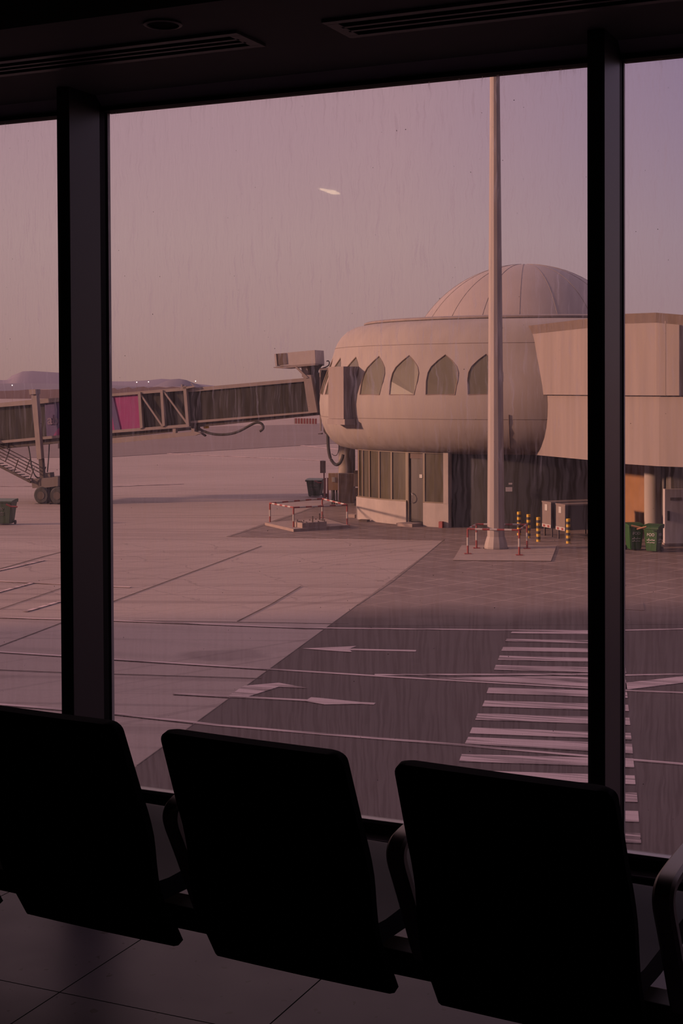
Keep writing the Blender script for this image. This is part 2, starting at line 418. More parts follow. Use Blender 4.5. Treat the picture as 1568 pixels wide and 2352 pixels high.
# ================================================================== THE ROOM
ZC, ZG0, ZG1 = 2.745, .07, 2.69
SL, SR, NB = -9.2605, 4.925, -5.0
struct('floor', fbox(B(), SL, SR, NB, 4.80, -.10, 0), 'floor_tile')
bm = fbox(B(), SL, SR, 3.68, 4.80, ZC, ZC + .25)
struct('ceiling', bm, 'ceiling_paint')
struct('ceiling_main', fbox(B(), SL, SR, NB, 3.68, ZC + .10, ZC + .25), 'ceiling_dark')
struct('wall_back', fbox(B(), SL, SR, NB - .2, NB, 0, ZC + .10), 'room_wall')
# terminal block around the room: its long wing to the left shades the ground outside
WINGL, WINGR, TOP = -68.5, 24.0, 15.0
struct('wall_left', fbox(B(), WINGL, SL, -20, 4.85, G, TOP), 'render_light')
struct('wall_right', fbox(B(), SR, WINGR, -20, 4.85, G, TOP), 'render_light')
struct('wall_above', fbox(B(), SL, SR, -20, 4.85, ZC + .25, TOP), 'render_light')
struct('wall_below', fbox(B(), SL, SR, -20, 4.85, G, -.10), 'render_light')

# window wall
WN0 = 0
S0, SP, MW = -1.1825, 2.0265, .056
MULL = [S0 + SP * k for k in range(-4, 4)]
for i, s in enumerate(MULL):
    o = struct('trim_%d' % (i + 1), fbox(B(), s, s + MW, 4.48, 4.68, 0, ZC, .002), 'mullion')
    obj('gasket', fbox(B(), s + .003, s + MW - .001, 4.68, 4.716, .0, ZC), 'gasket', parent=o)
    c_ = obj('mullion_cap', fbox(B(), s, s + MW, 4.735, 4.752, -.1, ZC + .2), 'mast', parent=o)
for i in range(len(MULL) - 1):
    a, b_ = MULL[i] + MW, MULL[i + 1]
    bm = B(); fbox(bm, a - .01, b_ + .01, 4.725, 4.735, .045, 2.71)
    bm.faces.ensure_lookup_table()
    o = struct('window_%d' % (i + 1), bm, ['glass_clean', 'glass_dusty'])
    for p in o.data.polygons:
        if p.normal.dot(NV) > .9: p.material_index = 1
    # header frame, sill rail
    bm = B(); prism(bm, [fac(a, 4.655, ZC), fac(a, 4.70, 2.705), fac(a, 4.76, 2.705), fac(a, 4.76, ZC)], SV * (b_ - a)); obj('window_frame', bm, 'header', parent=o)
    bm = fbox(B(), a, b_, 4.69, 4.76, 2.690, 2.705); obj('glazing_bead', bm, 'gasket', parent=o)
    bm = fbox(B(), a, b_, 4.695, 4.725, .058, .072, .003); obj('glazing_bead', bm, 'alu_bright', parent=o)
    obj('outer_bead', fbox(B(), a, b_, 4.735, 4.77, .02, .060), 'rail_dark', parent=o)
    bm = fbox(B(), a, b_, 4.700, 4.76, .016, .058, .003); obj('window_sill', bm, 'rail_dark', parent=o)
struct('baseboard_front', fbox(B(), SL, SR, 4.635, 4.76, .014, .020), 'strip_light')
struct('trim_9', fbox(B(), SL, SR, 4.637, 4.76, 0, .014), 'black')

# ceiling air diffusers and a round fitting
def vent(name, label, s0, s1, n0, n1):
    c = fac((s0 + s1) / 2, (n0 + n1) / 2, ZC)
    e = root(name, label, 'ceiling vent', c, -WA)
    L, Wd = (s1 - s0) / 2, (n1 - n0) / 2; w = .032
    bm = B()
    for a, b_ in (((-L, -Wd), (L, -Wd + w)), ((-L, Wd - w), (L, Wd)), ((-L, -Wd + w), (-L + w * 1.3, Wd - w)), ((L - w * 1.3, -Wd + w), (L, Wd - w))):
        box(bm, (a[0], a[1], -.010), (b_[0], b_[1], 0), bev=.002)
    obj('frame', bm, 'vent_frame', e)
    obj('backing', box(B(), (-L + w, -Wd + w, -.003), (L - w, Wd - w, 0)), 'black', e)
    iw = 2 * (Wd - w)
    for k in (1, 2):
        y = -Wd + w + iw * k / 3
        obj('slat', box(B(), (-L + w, y - .008, -.010), (L - w, y + .008, -.003)), 'vent_frame', e)
vent('ceiling_vent', 'long slotted ceiling vent at left above the left pane, ending in a mitred frame corner', -5.2, -2.18, 4.0, 4.20)
vent('ceiling_vent', 'long slotted ceiling vent at right, running towards the right mullion', -1.885, 1.2, 4.0, 4.22)
c = fac(-2.345, 3.83, ZC); e = root('ceiling_speaker', 'small round recessed fitting in the dark ceiling beside the left vent', 'ceiling fitting', c, 0)
bm = B(); lathe(bm, [(.058, 0), (.060, -.006), (.050, -.008), (.048, 0)], (0, 0), 32); obj('rim', bm, 'vent_frame', e, True)
bm = B(); cyl(bm, (0, 0, -.003), .048, .003, 32); obj('grille', bm, 'black', e)


# lit ceiling fitting behind the camera, seen only as a small warm reflection in the pane
def mirrored(x, y, z):
    v = ray(x, y).normalized(); p = EYE + v * ((4.725 - NV.dot(EYE)) / NV.dot(v)); v2 = v - NV * 2 * NV.dot(v)
    return p + v2 * ((z - p.z) / v2.z)
_a, _b = mirrored(732, 433, ZC + .085), mirrored(777, 444, ZC + .085)
e = root('ceiling_light', 'small warm ceiling light reflected as a pale streak in the middle pane', 'ceiling light', ((_a.x + _b.x) / 2, (_a.y + _b.y) / 2, ZC + .10), 0, world=True)
bm = B(); tube(bm, [_a, _a.lerp(_b, .65), _b], [.004, .016, .006], 10); obj('tube', bm, 'warm_lamp', e)
_d = (_b - _a).normalized(); bm = B(); tube(bm, [_a - _d * .05 + V((0, 0, .02)), _b + _d * .05 + V((0, 0, .02))], .018, 6); obj('housing', bm, 'vent_frame', e)
# ---------------------------------------------------------------- waiting bench
EU = V((.879, -.477, 0)).normalized(); EM = V((.477, .879, 0)).normalized()
BASE = EU * -2.5612 + EM * 2.9396
bench = root('beam_bench', 'row of black high backed airport seats on one metal beam, facing the window', 'waiting bench',
             BASE, math.atan2(EU.y, EU.x))
PROF = [(0.0, .220), (-.022, .255), (-.045, .292), (-.075, .335), (-.096, .38), (-.108, .43), (-.114, .48), (-.122, .53), (-.142, .585), (-.168, .645),
        (-.190, .70), (-.212, .755), (-.226, .790), (-.236, .815), (-.238, .826)]
def interp(z):
    for (v0, z0), (v1, z1) in zip(PROF, PROF[1:]):
        if z <= z1: return v0 + (v1 - v0) * (z - z0) / (z1 - z0)
    return PROF[-1][0]
def backrest(parent, off):
    bm = B(); Wd = .494; rows = []
    off -= .003; zs = [.22, .245, .27, .3, .335, .37, .41, .45, .49, .52, .55, .58, .61, .65, .69, .73, .77, .796]
    r = .030
    for k in range(0, 7): zs.append(.796 + r * math.sin(PI / 2 * k / 6))
    for z in zs:
        ins = 0 if z <= .796 else r - math.sqrt(max(0, r * r - (z - .796) ** 2))
        ins += .006 * max(0, (z - .5) / .3)
        dz = .0001
        t_ = V((0, interp(min(z + .01, .826)) - interp(max(z - .01, .22)), .02)).normalized()
        nrm = V((0, t_.z, -t_.y))      # towards the window
        th = .034
        row = []
        uu = [0 + ins, .01 + ins, Wd * .25, Wd * .5, Wd * .75, Wd - .01 - ins, Wd - ins]
        uu = sorted(uu)
        for side in (0, 1):
            ring = []
            for i, u in enumerate(uu):
                edge = .006 if i in (0, len(uu) - 1) else 0
                bow = -.008 * math.sin(PI * u / Wd)      # slightly dished towards the sitter's side
                p = V((off + u, interp(z) - bow * 0, z))
                p += nrm * ((th - edge) if side else edge) + V((0, bow * .6, 0))
                ring.append(bm.verts.new(p))
            row.append(ring)
        rows.append(row)
    for a, b_ in zip(rows, rows[1:]):
        for s in (0, 1):
            for i in range(len(a[s]) - 1): bm.faces.new((a[s][i], a[s][i + 1], b_[s][i + 1], b_[s][i]))
        for i in (0, len(a[0]) - 1): bm.faces.new((a[0][i], a[1][i], b_[1][i], b_[0][i]))
    for rw in (rows[0], rows[-1]):
        for i in range(len(rw[0]) - 1): bm.faces.new((rw[0][i], rw[0][i + 1], rw[1][i + 1], rw[1][i]))
    return obj('backrest', bm, 'seat_black', parent, smooth=True)
def seat(parent, off):
    bm = B(); x0, x1 = off + .012, off + .482
    side = [(-.075, .352), (.10, .345), (.30, .350), (.44, .352), (.475, .366), (.482, .385), (.470, .402), (.43, .410), (.30, .408), (.12, .402), (-.02, .400), (-.075, .405)]
    prism(bm, [(x0, v, z) for v, z in side], (x1 - x0, 0, 0))
    bmesh.ops.bevel(bm, geom=[e for e in bm.edges if len(e.link_faces) == 2 and e.calc_face_angle(0) > 1.2], offset=.010, segments=2, affect='EDGES')
    return obj('seat', bm, 'seat_pad', parent, smooth=True)
for k in (-2, -1, 0, 1, 2):
    br = backrest(bench, k * .6045 + (.013 if k < 0 else 0)); seat(br, k * .6045 + (.013 if k < 0 else 0))
ARM = [(.055, .275), (.020, .33), (-.015, .40), (-.050, .47), (-.082, .53), (-.100, .565), (-.104, .588), (-.092, .605), (-.060, .615), (.02, .622), (.14, .627), (.26, .625), (.34, .617), (.375, .600), (.385, .570), (.372, .50), (.350, .405)]
def smooth_path(p, k=4):
    r = []
    for i in range(len(p) - 1):
        a, b_, c_, d_ = p[max(i - 1, 0)], p[i], p[i + 1], p[min(i + 2, len(p) - 1)]
        for j in range(k):
            q = j / k; r.append(tuple(.5 * (2 * b_[m_] + (c_[m_] - a[m_]) * q + (2 * a[m_] - 5 * b_[m_] + 4 * c_[m_] - d_[m_]) * q * q + (3 * b_[m_] - a[m_] - 3 * c_[m_] + d_[m_]) * q ** 3) for m_ in (0, 1)))
    return r + [p[-1]]
ARM = smooth_path(ARM)
def arm(u):
    # rounded flat bar swept in the v-z plane
    bm = B(); pts = [V((u, v, z)) for v, z in ARM]; n = len(pts); rings = []
    for i, p in enumerate(pts):
        d = (pts[min(i + 1, n - 1)] - pts[max(i - 1, 0)]).normalized(); y = V((1, 0, 0)).cross(d).normalized()
        hw, hh = .022, .014
        ring = [bm.verts.new(p + V((1, 0, 0)) * a + y * c_) for a, c_ in
                ((-hw, -hh * .5), (-hw * .7, -hh), (hw * .7, -hh), (hw, -hh * .5), (hw, hh * .5), (hw * .7, hh), (-hw * .7, hh), (-hw, hh * .5))]
        rings.append(ring)
    for a, b_ in zip(rings, rings[1:]):
        for k in range(8): bm.faces.new((a[k], a[(k + 1) % 8], b_[(k + 1) % 8], b_[k]))
    bm.faces.new(rings[0]); bm.faces.new(rings[-1])
    obj('armrest', bm, 'arm_metal', bench, smooth=True)
    bm = B(); box(bm, (u - .014, .03, .312), (u + .014, .40, .338), bev=.004); obj('bracket', bm, 'rail_dark', bench)
for u in (-1.262, -.657, -.053, .551, 1.156, 1.756): arm(u)
obj('beam', box(B(), (-1.32, .02, .258), (1.80, .10, .316), bev=.004), 'beam_metal', bench)
for u in (-.86, 1.62):
    bm = B(); box(bm, (u - .03, .03, .02), (u + .03, .09, .258), bev=.004); box(bm, (u - .03, -.22, 0), (u + .03, .36, .03), bev=.006)
    obj('leg', bm, 'beam_metal', bench)

# ================================================================== GROUND
def gpoly(name, pts, m, dz, th=.02, px=True, **k):
    P = [(gp(*q) if px else V((q[0], q[1], G))) for q in pts]
    bm = B(); prism(bm, [V((p.x, p.y, G + dz - th)) for p in P], (0, 0, th))
    return struct(name, bm, m, **k)
bm = B(); box(bm, (-4500, -60, G - .5), (4500, 6500, G)); struct('ground', bm, 'concrete')
gpoly('ground_asphalt', [(-6.2, 14.0), (-3.48, 24.19), (.43, 42.03), (1.9, 48.6), (17.5, 43.5), (60, 40), (60, 3), (-2, 3)], 'asphalt', .012, px=False)
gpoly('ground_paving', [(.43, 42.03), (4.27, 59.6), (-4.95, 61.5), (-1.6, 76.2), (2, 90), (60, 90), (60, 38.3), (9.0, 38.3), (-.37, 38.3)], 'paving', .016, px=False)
# distant taxiway bands
def band(name, pts, m='taxiway', dz=.03): gpoly(name, pts, m, dz)
gpoly('ground_taxiway', [(-220, 118), (-21.4, 133.1), (-1.2, 162), (160, 185), (160, 262), (-6.3, 246.6), (-36.2, 225.5), (-260, 190)], 'taxiway', .03, px=False)
gpoly('ground_taxiway', [(-400, 300), (400, 420), (400, 560), (-400, 400)], 'taxiway', .03, px=False)
gpoly('ground_taxiway', [(-900, 900), (900, 1000), (900, 1500), (-900, 1400)], 'taxiway', .05, px=False)

def strip(bm, pts, w, z, px=True):
    P = [(gp(*q) if px else V((q[0], q[1], G))) for q in pts]
    L, Rr = [], []
    for i, p in enumerate(P):
        d = (P[min(i + 1, len(P) - 1)] - P[max(i - 1, 0)]); d.z = 0; d.normalize(); n = V((-d.y, d.x, 0))
        L.append(V((p.x, p.y, G + z)) + n * w / 2); Rr.append(V((p.x, p.y, G + z)) - n * w / 2)
    for i in range(len(P) - 1): quad(bm, Rr[i], Rr[i + 1], L[i + 1], L[i])
def stick(bm):
    # give flat strips a real thickness
    r = bmesh.ops.extrude_face_region(bm, geom=list(bm.faces)); bmesh.ops.translate(bm, vec=(0, 0, -.01), verts=[v for v in r['geom'] if isinstance(v, bmesh.types.BMVert)])
    return bm
bm = B()
for pts, w in ([[(-10, 1489), (130, 1436), (255, 1384), (480, 1300), (600, 1255)], .03], [[(545, 1428), (620, 1390), (690, 1348)], .03],
               [[(-5, 1540), (140, 1546), (600, 1560)], .03], [[(190, 1648), (240, 1628)], .03],
               [[(528, 1233), (612, 1206), (690, 1178), (722, 1166)], .05], [[(1020, 1240), (960, 1290), (900, 1338), (820, 1392)], .04],
               [[(822, 1390), (315, 1760)], .02], [[(-10, 1310), (100, 1279), (250, 1240)], .035], [[(0, 1400), (140, 1352)], .02],
               [[(255, 1426), (800, 1434)], .025]):
    strip(bm, pts, w, .022)
struct('ground_joints', stick(bm), 'joint_dark')
def mark(name, label, strips, m='road_paint', quads=()):
    bm = B()
    for pts, w in strips: strip(bm, pts, w, .026)
    for q in quads:
        P = [gp(*c_) for c_ in q]; quad(bm, *[V((p.x, p.y, G + .029)) for p in P])
    o = obj(name, stick(bm), m); o['label'] = label; o['category'] = 'road marking'; return o
mark('lane_line', 'thin white lane line nearest the light pole, touching the top of the crosswalk', [([(-60, 1418), (0, 1420), (260, 1427), (700, 1444), (1348, 1451), (1436, 1449.5), (1640, 1445)], .13)])
mark('lane_line', 'white lane line crossing below the large oil stain and meeting the wedge on the crosswalk', [([(-60, 1492), (0, 1499), (258, 1516), (600, 1538), (900, 1557), (1348, 1583), (1440, 1588), (1640, 1597)], .13)])
mark('lane_line', 'white lane line running just above the row of seat backs', [([(-60, 1613), (0, 1620), (258, 1641), (500, 1668), (760, 1690), (1060, 1714), (1250, 1731), (1436, 1747), (1640, 1764)], .13)])
mark('lane_wedge', 'long tapering painted wedge between lane lines, crossing the crosswalk', [([(860, 1552), (1348, 1551), (1436, 1553), (1640, 1549)], .14)],
     quads=[[(1000, 1560), (1250, 1556), (1436, 1560), (1440, 1586), (1250, 1574)], [(1436, 1571), (1640, 1548), (1640, 1562), (1436, 1587)]])
mark('faded_line', 'short faded slanting white line on concrete, topmost below the far left green bin', [([(-10, 1313), (40, 1302), (100, 1288)], .16)], 'road_paint_worn')
mark('faded_line', 'faded level white line on the concrete behind the left mullion', [([(-20, 1335), (140, 1343), (300, 1350)], .14)], 'road_paint_worn')
mark('faded_line', 'faded slanting white line running down to the left frame edge under the level one', [([(-10, 1363), (75, 1340)], .15)], 'road_paint_worn')
mark('faded_line', 'faded slanting line beside the left mullion, above the thin lane line', [([(58, 1406), (140, 1382)], .15)], 'road_paint_worn')
mark('taxi_line', 'thin pale guide line across the distant taxiway under the boarding bridge', [([(150, 1024), (255, 1031), (400, 1043), (740, 1058)], .5)])
mark('taxi_line', 'pale guide line beyond the boarding bridge, left of the round building', [([(600, 1016), (700, 1024), (790, 1034)], .55)])
mark('taxi_line', 'pale guide line crossing the apron behind the left mullion', [([(0, 1117), (255, 1118), (420, 1112)], .3)], 'road_paint_worn')
# painted arrows (worn)
mark('direction_arrow', 'worn white left pointing arrow near the top of the dark asphalt, long and thin', [([(795, 1493.5), (955, 1497)], .18)], 'road_paint',
     quads=[[(694, 1492), (818, 1486.5), (800, 1493), (808, 1500), (768, 1497.5)]])
mark('direction_arrow', 'worn white double headed arrow lying across the concrete and asphalt edge', [([(400, 1595), (560, 1604), (860, 1619)], .16)], 'road_paint_worn',
     quads=[[(560, 1578), (640, 1571), (705, 1583), (640, 1580), (560, 1606), (520, 1604)], [(715, 1604), (860, 1619), (745, 1621), (700, 1613)]])
# crosswalk
CW = [((1176, 1453), (1172, 1456.5), 1450, 1461), ((1163, 1470), (1160, 1475), 1472, 1480), ((1155, 1488.5), (1151, 1497), 1490.6, 1499), ((1147, 1508), (1143, 1518), 1513, 1521.5),
      ((1138, 1530), (1134, 1541), 1533.5, 1545.5), ((1122, 1582), (1117, 1594.6), 1589, 1600), ((1113, 1611.6), (1107, 1625), 1618, 1633), ((1097, 1641.5), (1091, 1656), 1650, 1665),
      ((1084, 1674), (1078, 1687.5), 1682.6, 1697), ((1075, 1696), (1067, 1711), 1707, 1726), ((1060, 1735.7), (1054, 1751.8), 1746, 1761.6), ((1048, 1772), (1041, 1790), 1780, 1801),
      ((1034, 1811), (1027, 1829), 1819, 1840), ((1020, 1852), (1012, 1871), 1861, 1882), ((1005, 1898), (996, 1919), 1908, 1931)]
RE = [(1428, 1456), (1430, 1476), (1432, 1497), (1434, 1518), (1437, 1540), (1440, 1598), (1443, 1628), (1446, 1660), (1449, 1692), (1452, 1722), (1455, 1755), (1458, 1794), (1463, 1835), (1466, 1880), (1471, 1930)]
RY = [(1452, 1460), (1474, 1482), (1493, 1502), (1516, 1524), (1537, 1549), (1591, 1606), (1622, 1636), (1652, 1668), (1687, 1702), (1712, 1734), (1746, 1766), (1785, 1805), (1825, 1846), (1867, 1892), (1918, 1941)]
bm = B()
for (a, b_, yt, yb), re, ry in zip(CW, RE, RY):
    P = [gp(*b_), gp(re[0] + 1, ry[1]), gp(re[0] - 1, ry[0]), gp(*a)]
    quad(bm, *[V((p.x, p.y, G + .028)) for p in P])
o = obj('crosswalk', stick(bm), 'road_paint'); o['label'] = 'zebra crosswalk of worn white stripes on the dark asphalt at lower right'; o['category'] = 'crosswalk'
# manhole-like covers on the right
gpoly('ground_patch', [(1436, 1402), (1480, 1404), (1476, 1386), (1436, 1384)], 'paving', .03)

# ================================================================== FAR BACKGROUND
def ridge(name, label, pts, Y, m, depth=250):
    bm = B(); top = [atY(x, y, Y) for x, y in pts]; n = len(top)
    f = [bm.verts.new(V((p.x, Y - depth * .35, G))) for p in top]; a = [bm.verts.new(p) for p in top]
    b_ = [bm.verts.new(V((p.x * 1.08, Y + depth, p.z * .9))) for p in top]; g = [bm.verts.new(V((p.x * 1.08, Y + depth * 1.4, G))) for p in top]
    for r1, r2 in ((f, a), (a, b_), (b_, g), (g, f)):
        for i in range(n - 1): bm.faces.new((r1[i], r1[i + 1], r2[i + 1], r2[i]))
    bm.faces.new((f[0], a[0], b_[0], g[0])); bm.faces.new((f[-1], a[-1], b_[-1], g[-1]))
    o = obj(name, bm, m, smooth=True); o['label'] = label; o['category'] = 'hill'; return o
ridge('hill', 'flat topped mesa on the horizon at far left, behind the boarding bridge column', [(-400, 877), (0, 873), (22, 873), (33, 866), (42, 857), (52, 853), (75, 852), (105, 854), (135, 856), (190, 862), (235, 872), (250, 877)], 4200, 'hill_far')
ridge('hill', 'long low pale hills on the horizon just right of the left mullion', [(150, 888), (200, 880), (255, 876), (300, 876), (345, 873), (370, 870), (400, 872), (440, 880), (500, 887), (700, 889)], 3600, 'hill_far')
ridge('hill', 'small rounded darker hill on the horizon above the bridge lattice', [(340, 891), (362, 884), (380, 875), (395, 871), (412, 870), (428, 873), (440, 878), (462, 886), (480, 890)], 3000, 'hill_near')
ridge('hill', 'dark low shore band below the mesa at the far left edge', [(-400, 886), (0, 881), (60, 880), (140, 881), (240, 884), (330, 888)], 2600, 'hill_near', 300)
# low pale hangars behind the bridge roof
def far_roof(label, pts, Y):
    bm = B(); P = [atY(x, y, Y) for x, y in pts]; prism(bm, [V((P[0].x, Y, G))] + P + [V((P[-1].x, Y, G))], (0, 40, 0))
    o = obj('hangar', bm, 'building_far'); o['label'] = label; o['category'] = 'building'
far_roof('low pale scalloped roofs behind the bridge, between mullion and lattice', [(250, 893), (262, 891), (270, 895), (285, 891), (296, 889), (304, 893), (318, 889), (330, 888), (340, 891), (352, 889), (365, 888), (380, 890), (395, 888), (410, 889), (430, 891)], 900)
far_roof('low pale building strip behind the outer bridge tunnel at far left', [(-120, 900), (0, 898), (40, 897), (60, 895), (80, 894), (100, 895), (140, 894), (250, 896)], 900)
for i, (x, y, lab) in enumerate(((28, 885, 'tiny white floodlight in front of the mesa at far left'), (314, 878, 'faint white floodlight on the far hills above the pink panel'), (341, 877, 'bright white floodlight on the far hills above the bridge lattice'),
                       (449, 875.5, 'tiny white floodlight above the right end of the bridge lattice'))):
    p = atY(x, y, 700); e = root('floodlight', lab, 'lamp', V((p.x, p.y, G)))
    h = p.z - G
    obj('pole', cyl(B(), (0, 0, 0), .05, h, 8), 'building_far', e)
    bm = B(); bmesh.ops.create_uvsphere(bm, u_segments=10, v_segments=6, radius=.26); bmesh.ops.translate(bm, vec=(0, 0, h), verts=bm.verts); obj('lamp', bm, 'lamp_white', e)
# striped barrier far behind the bridge
e0 = gp(675, 973); e1 = gp(727, 974)
e = root('barrier', 'distant row of pink and white barriers left of the round building', 'barrier', (e0 + e1) / 2, 0, world=True)
for k in range(16):
    a, b_ = e0.lerp(e1, k / 16), e0.lerp(e1, (k + 1) / 16)
    obj('barrier_block', box(B(), (a.x, a.y, G), (b_.x, a.y + .8, G + .95)), 'red_paint' if k % 2 else 'white_paint', e)

# ================================================================== ROUND BUILDING
BC = (9.31, 73.0)
def pol(r, deg, z): a = math.radians(deg); return V((BC[0] + r * math.sin(a), BC[1] - r * math.cos(a), z))
rb = root('round_building', 'round pink plastered gate building with pointed arch windows and a dome, right of centre', 'building', (BC[0], BC[1], G), 0, world=True)
ZH = H
BP = [(8.0, -3.10), (9.0, -3.06), (9.45, -2.95), (9.85, -2.65), (10.12, -2.25), (10.3, -1.8), (10.40, -1.3), (10.43, -.8), (10.38, -.35), (10.28, .05), (10.12, .5), (9.98, .9), (9.84, 1.25), (9.72, 1.6), (9.62, 1.93),
      (9.50, 2.2), (9.30, 2.5), (9.0, 2.78), (8.6, 2.98), (8.1, 3.09), (7.6, 3.12), (7.0, 3.13)]
def rbody(z):
    for (r_0, z0), (r1, z1) in zip(BP, BP[1:]):
        if z <= z1: return r_0 + (r1 - r_0) * (z - z0) / (z1 - z0)
    return BP[-1][0]
bm = B(); lathe(bm, [(r, z + ZH) for r, z in BP], BC, 192)
body = obj('round_hall', bm, 'hall_render', rb, smooth=True)
# window openings cut into the plaster
ARCH = [(-.70, -.36), (.70, -.36), (.76, .25), (.74, .62), (.62, .90), (.34, 1.18), (0, 1.44), (-.34, 1.18), (-.62, .90), (-.74, .62), (-.76, .25)]
WANG = [-17.2 - 11.15 * k for k in range(-1, 8)]
WANG = [a for a in WANG if a < -10]
bm = B()
for a in WANG:
    d = pol(1, a, 0) - V((BC[0], BC[1], 0)); tx = V((d.y * -1, d.x, 0))
    tx = V((math.cos(math.radians(a)), math.sin(math.radians(a)), 0))
    pts = [V((BC[0], BC[1], 0)) + d * 9.0 + tx * (u * .98) + V((0, 0, z + ZH)) for u, z in ARCH]
    prism(bm, pts, d * 2.2)
me = bpy.data.meshes.new('cut'); bmesh.ops.recalc_face_normals(bm, faces=bm.faces); bm.to_mesh(me); bm.free()
cut = bpy.data.objects.new('cut', me); COL.objects.link(cut)
body.parent = None; body.location = (0, 0, 0)
md = body.modifiers.new('openings', 'BOOLEAN'); md.object = cut; md.operation = 'DIFFERENCE'; md.solver = 'EXACT'
bpy.context.view_layer.update()
dg = bpy.context.evaluated_depsgraph_get(); nm = bpy.data.meshes.new_from_object(body.evaluated_get(dg))
body.modifiers.clear(); body.data = nm; nm.name = 'round_hall'; bpy.data.objects.remove(cut)
body.parent = rb; body.location = -V(rb.location)
nm.materials.clear(); nm.materials.append(MATS['hall_render'])
try: nm.set_sharp_from_angle(angle=math.radians(30))
except Exception: pass
for a in WANG:
    d = pol(1, a, 0) - V((BC[0], BC[1], 0)); tx = V((math.cos(math.radians(a)), math.sin(math.radians(a)), 0)); c0 = V((BC[0], BC[1], 0))
    def ring(k, dep):
        cz = .4
        return [c0 + d * (rbody(cz + (z - cz) * k) - dep) + tx * (u * k) + V((0, 0, cz + (z - cz) * k + ZH)) for u, z in ARCH]
    bm = B(); o1, o2, i1, i2 = ring(1.012, -.004), ring(1.0, .16), ring(.972, .02), ring(.972, .16); n = len(ARCH)
    v = [[bm.verts.new(p) for p in q] for q in (o1, i1, i2, o2)]
    for A_, B_ in ((0, 1), (1, 2), (2, 3), (3, 0)):
        for i in range(n): bm.faces.new((v[A_][i], v[A_][(i + 1) % n], v[B_][(i + 1) % n], v[B_][i]))
    fr = obj('arched_window', bm, 'frame_brown', rb)
    bm = B(); p1 = [bm.verts.new(p) for p in ring(.99, .05)]; p2 = [bm.verts.new(p) for p in ring(.99, .16)]; bm.faces.new(p1); bm.faces.new(p2[::-1])
    for i in range(n): bm.faces.new((p1[i], p1[(i + 1) % n], p2[(i + 1) % n], p2[i]))
    obj('pane', bm, 'win_glass', fr)
# seams
for zz in (1.93, -1.45):
    r = rbody(zz); bm = B(); lathe(bm, [(r + .006, zz + ZH - .012), (r + .012, zz + ZH), (r + .006, zz + ZH + .012)], BC, 96, a0=math.radians(-100), a1=math.radians(30), close=False); obj('seam', bm, 'seam', rb)
bm = B(); tube(bm, [pol(rbody(z) + .01, -11.0, z + ZH) for z in (-1.25, -1.6, -2.0, -2.4, -2.75)], .035, 6); obj('drip_stain', bm, 'equipment_dark', rb)  # dark drip stain on the plaster, built as a thin tube
# roof rim, dome
bm = B(); lathe(bm, [(8.05, 3.06), (8.15, 3.12), (8.15, 3.20), (8.0, 3.25), (7.8, 3.25), (7.75, 3.1)], BC, 128); 
for v in bm.verts: v.co.z += ZH
obj('roof_rim', bm, 'render_light', rb, True)
bm = B(); lathe(bm, [(7.8, 3.0 + ZH), (7.8, 3.16 + ZH), (.01, 3.18 + ZH)], BC, 64); obj('roof', bm, 'dome_skin', rb)
DR, DZ = 6.15, 0.02
bm = B(); pr_ = [(DR * math.cos(math.radians(q)), DZ + DR * math.sin(math.radians(q))) for q in range(30, 91, 3)]
pr_[-1] = (.01, pr_[-1][1]); lathe(bm, [(r, z + ZH) for r, z in pr_], BC, 128, close=False); dome = obj('dome', bm, 'dome_skin', rb, True)
bm = B()
for a in range(-170, 180, 20):
    pts = [pol((DR + .008) * math.cos(math.radians(q)), a, DZ + (DR + .008) * math.sin(math.radians(q)) + ZH) for q in range(30, 88, 4)]
    tube(bm, pts, .010, 4)
obj('dome_seam', bm, 'dome_joint', dome)
bm = B(); lathe(bm, [(5.35, 3.1 + ZH), (5.35, 3.35 + ZH), (5.25, 3.35 + ZH)], BC, 96, close=False); obj('dome_rim', bm, 'render_light', rb, True)
# ground floor under it: curved glass front
def arcwall(bm, r, th, d0, d1, z0, z1, seg=None):
    seg = seg or max(2, int(abs(d1 - d0) / 3)); o_, i_ = [], []
    for k in range(seg + 1):
        a = d0 + (d1 - d0) * k / seg
        o_.append((bm.verts.new(pol(r, a, z0)), bm.verts.new(pol(r, a, z1)))); i_.append((bm.verts.new(pol(r - th, a, z0)), bm.verts.new(pol(r - th, a, z1))))
    for k in range(seg):
        bm.faces.new((o_[k][0], o_[k + 1][0], o_[k + 1][1], o_[k][1])); bm.faces.new((i_[k][0], i_[k + 1][0], i_[k + 1][1], i_[k][1]))
        bm.faces.new((o_[k][1], o_[k + 1][1], i_[k + 1][1], i_[k][1])); bm.faces.new((o_[k][0], o_[k + 1][0], i_[k + 1][0], i_[k][0]))
    for q in (0, -1): bm.faces.new((o_[q][0], o_[q][1], i_[q][1], i_[q][0]))
    return bm
ZT, ZB = -3.02 + ZH, -5.05 + ZH + 0
ZS = -5.30 + ZH                       # sill of the glass
zs = lambda y, Y=67: H + (888 - y) / F * Y
ZS = zs(1150, 66.8)
obj('base_wall', arcwall(B(), 9.32, .35, -67.6, -43.0, G, ZS), 'white_wall', rb)
obj('base_wall', arcwall(B(), 9.32, .35, -37.0, -28.9, G, ZS), 'white_wall', rb)
obj('pillar', arcwall(B(), 9.33, .4, -30.4, -28.9, ZS, ZT + .05, 2), 'white_wall', rb)
gl = obj('glass_wall', arcwall(B(), 9.2, .05, -67.0, -43.0, ZS, ZT + .1), 'gf_glass', rb)
for a, w in ((-67.2, .9), (-64.2, .5), (-60.2, .6), (-55.1, .6), (-49.5, .6), (-43.5, .9)):
    obj('mullion', arcwall(B(), 9.25, .12, a, a + w, ZS, ZT + .1, 2), 'gf_frame', gl)
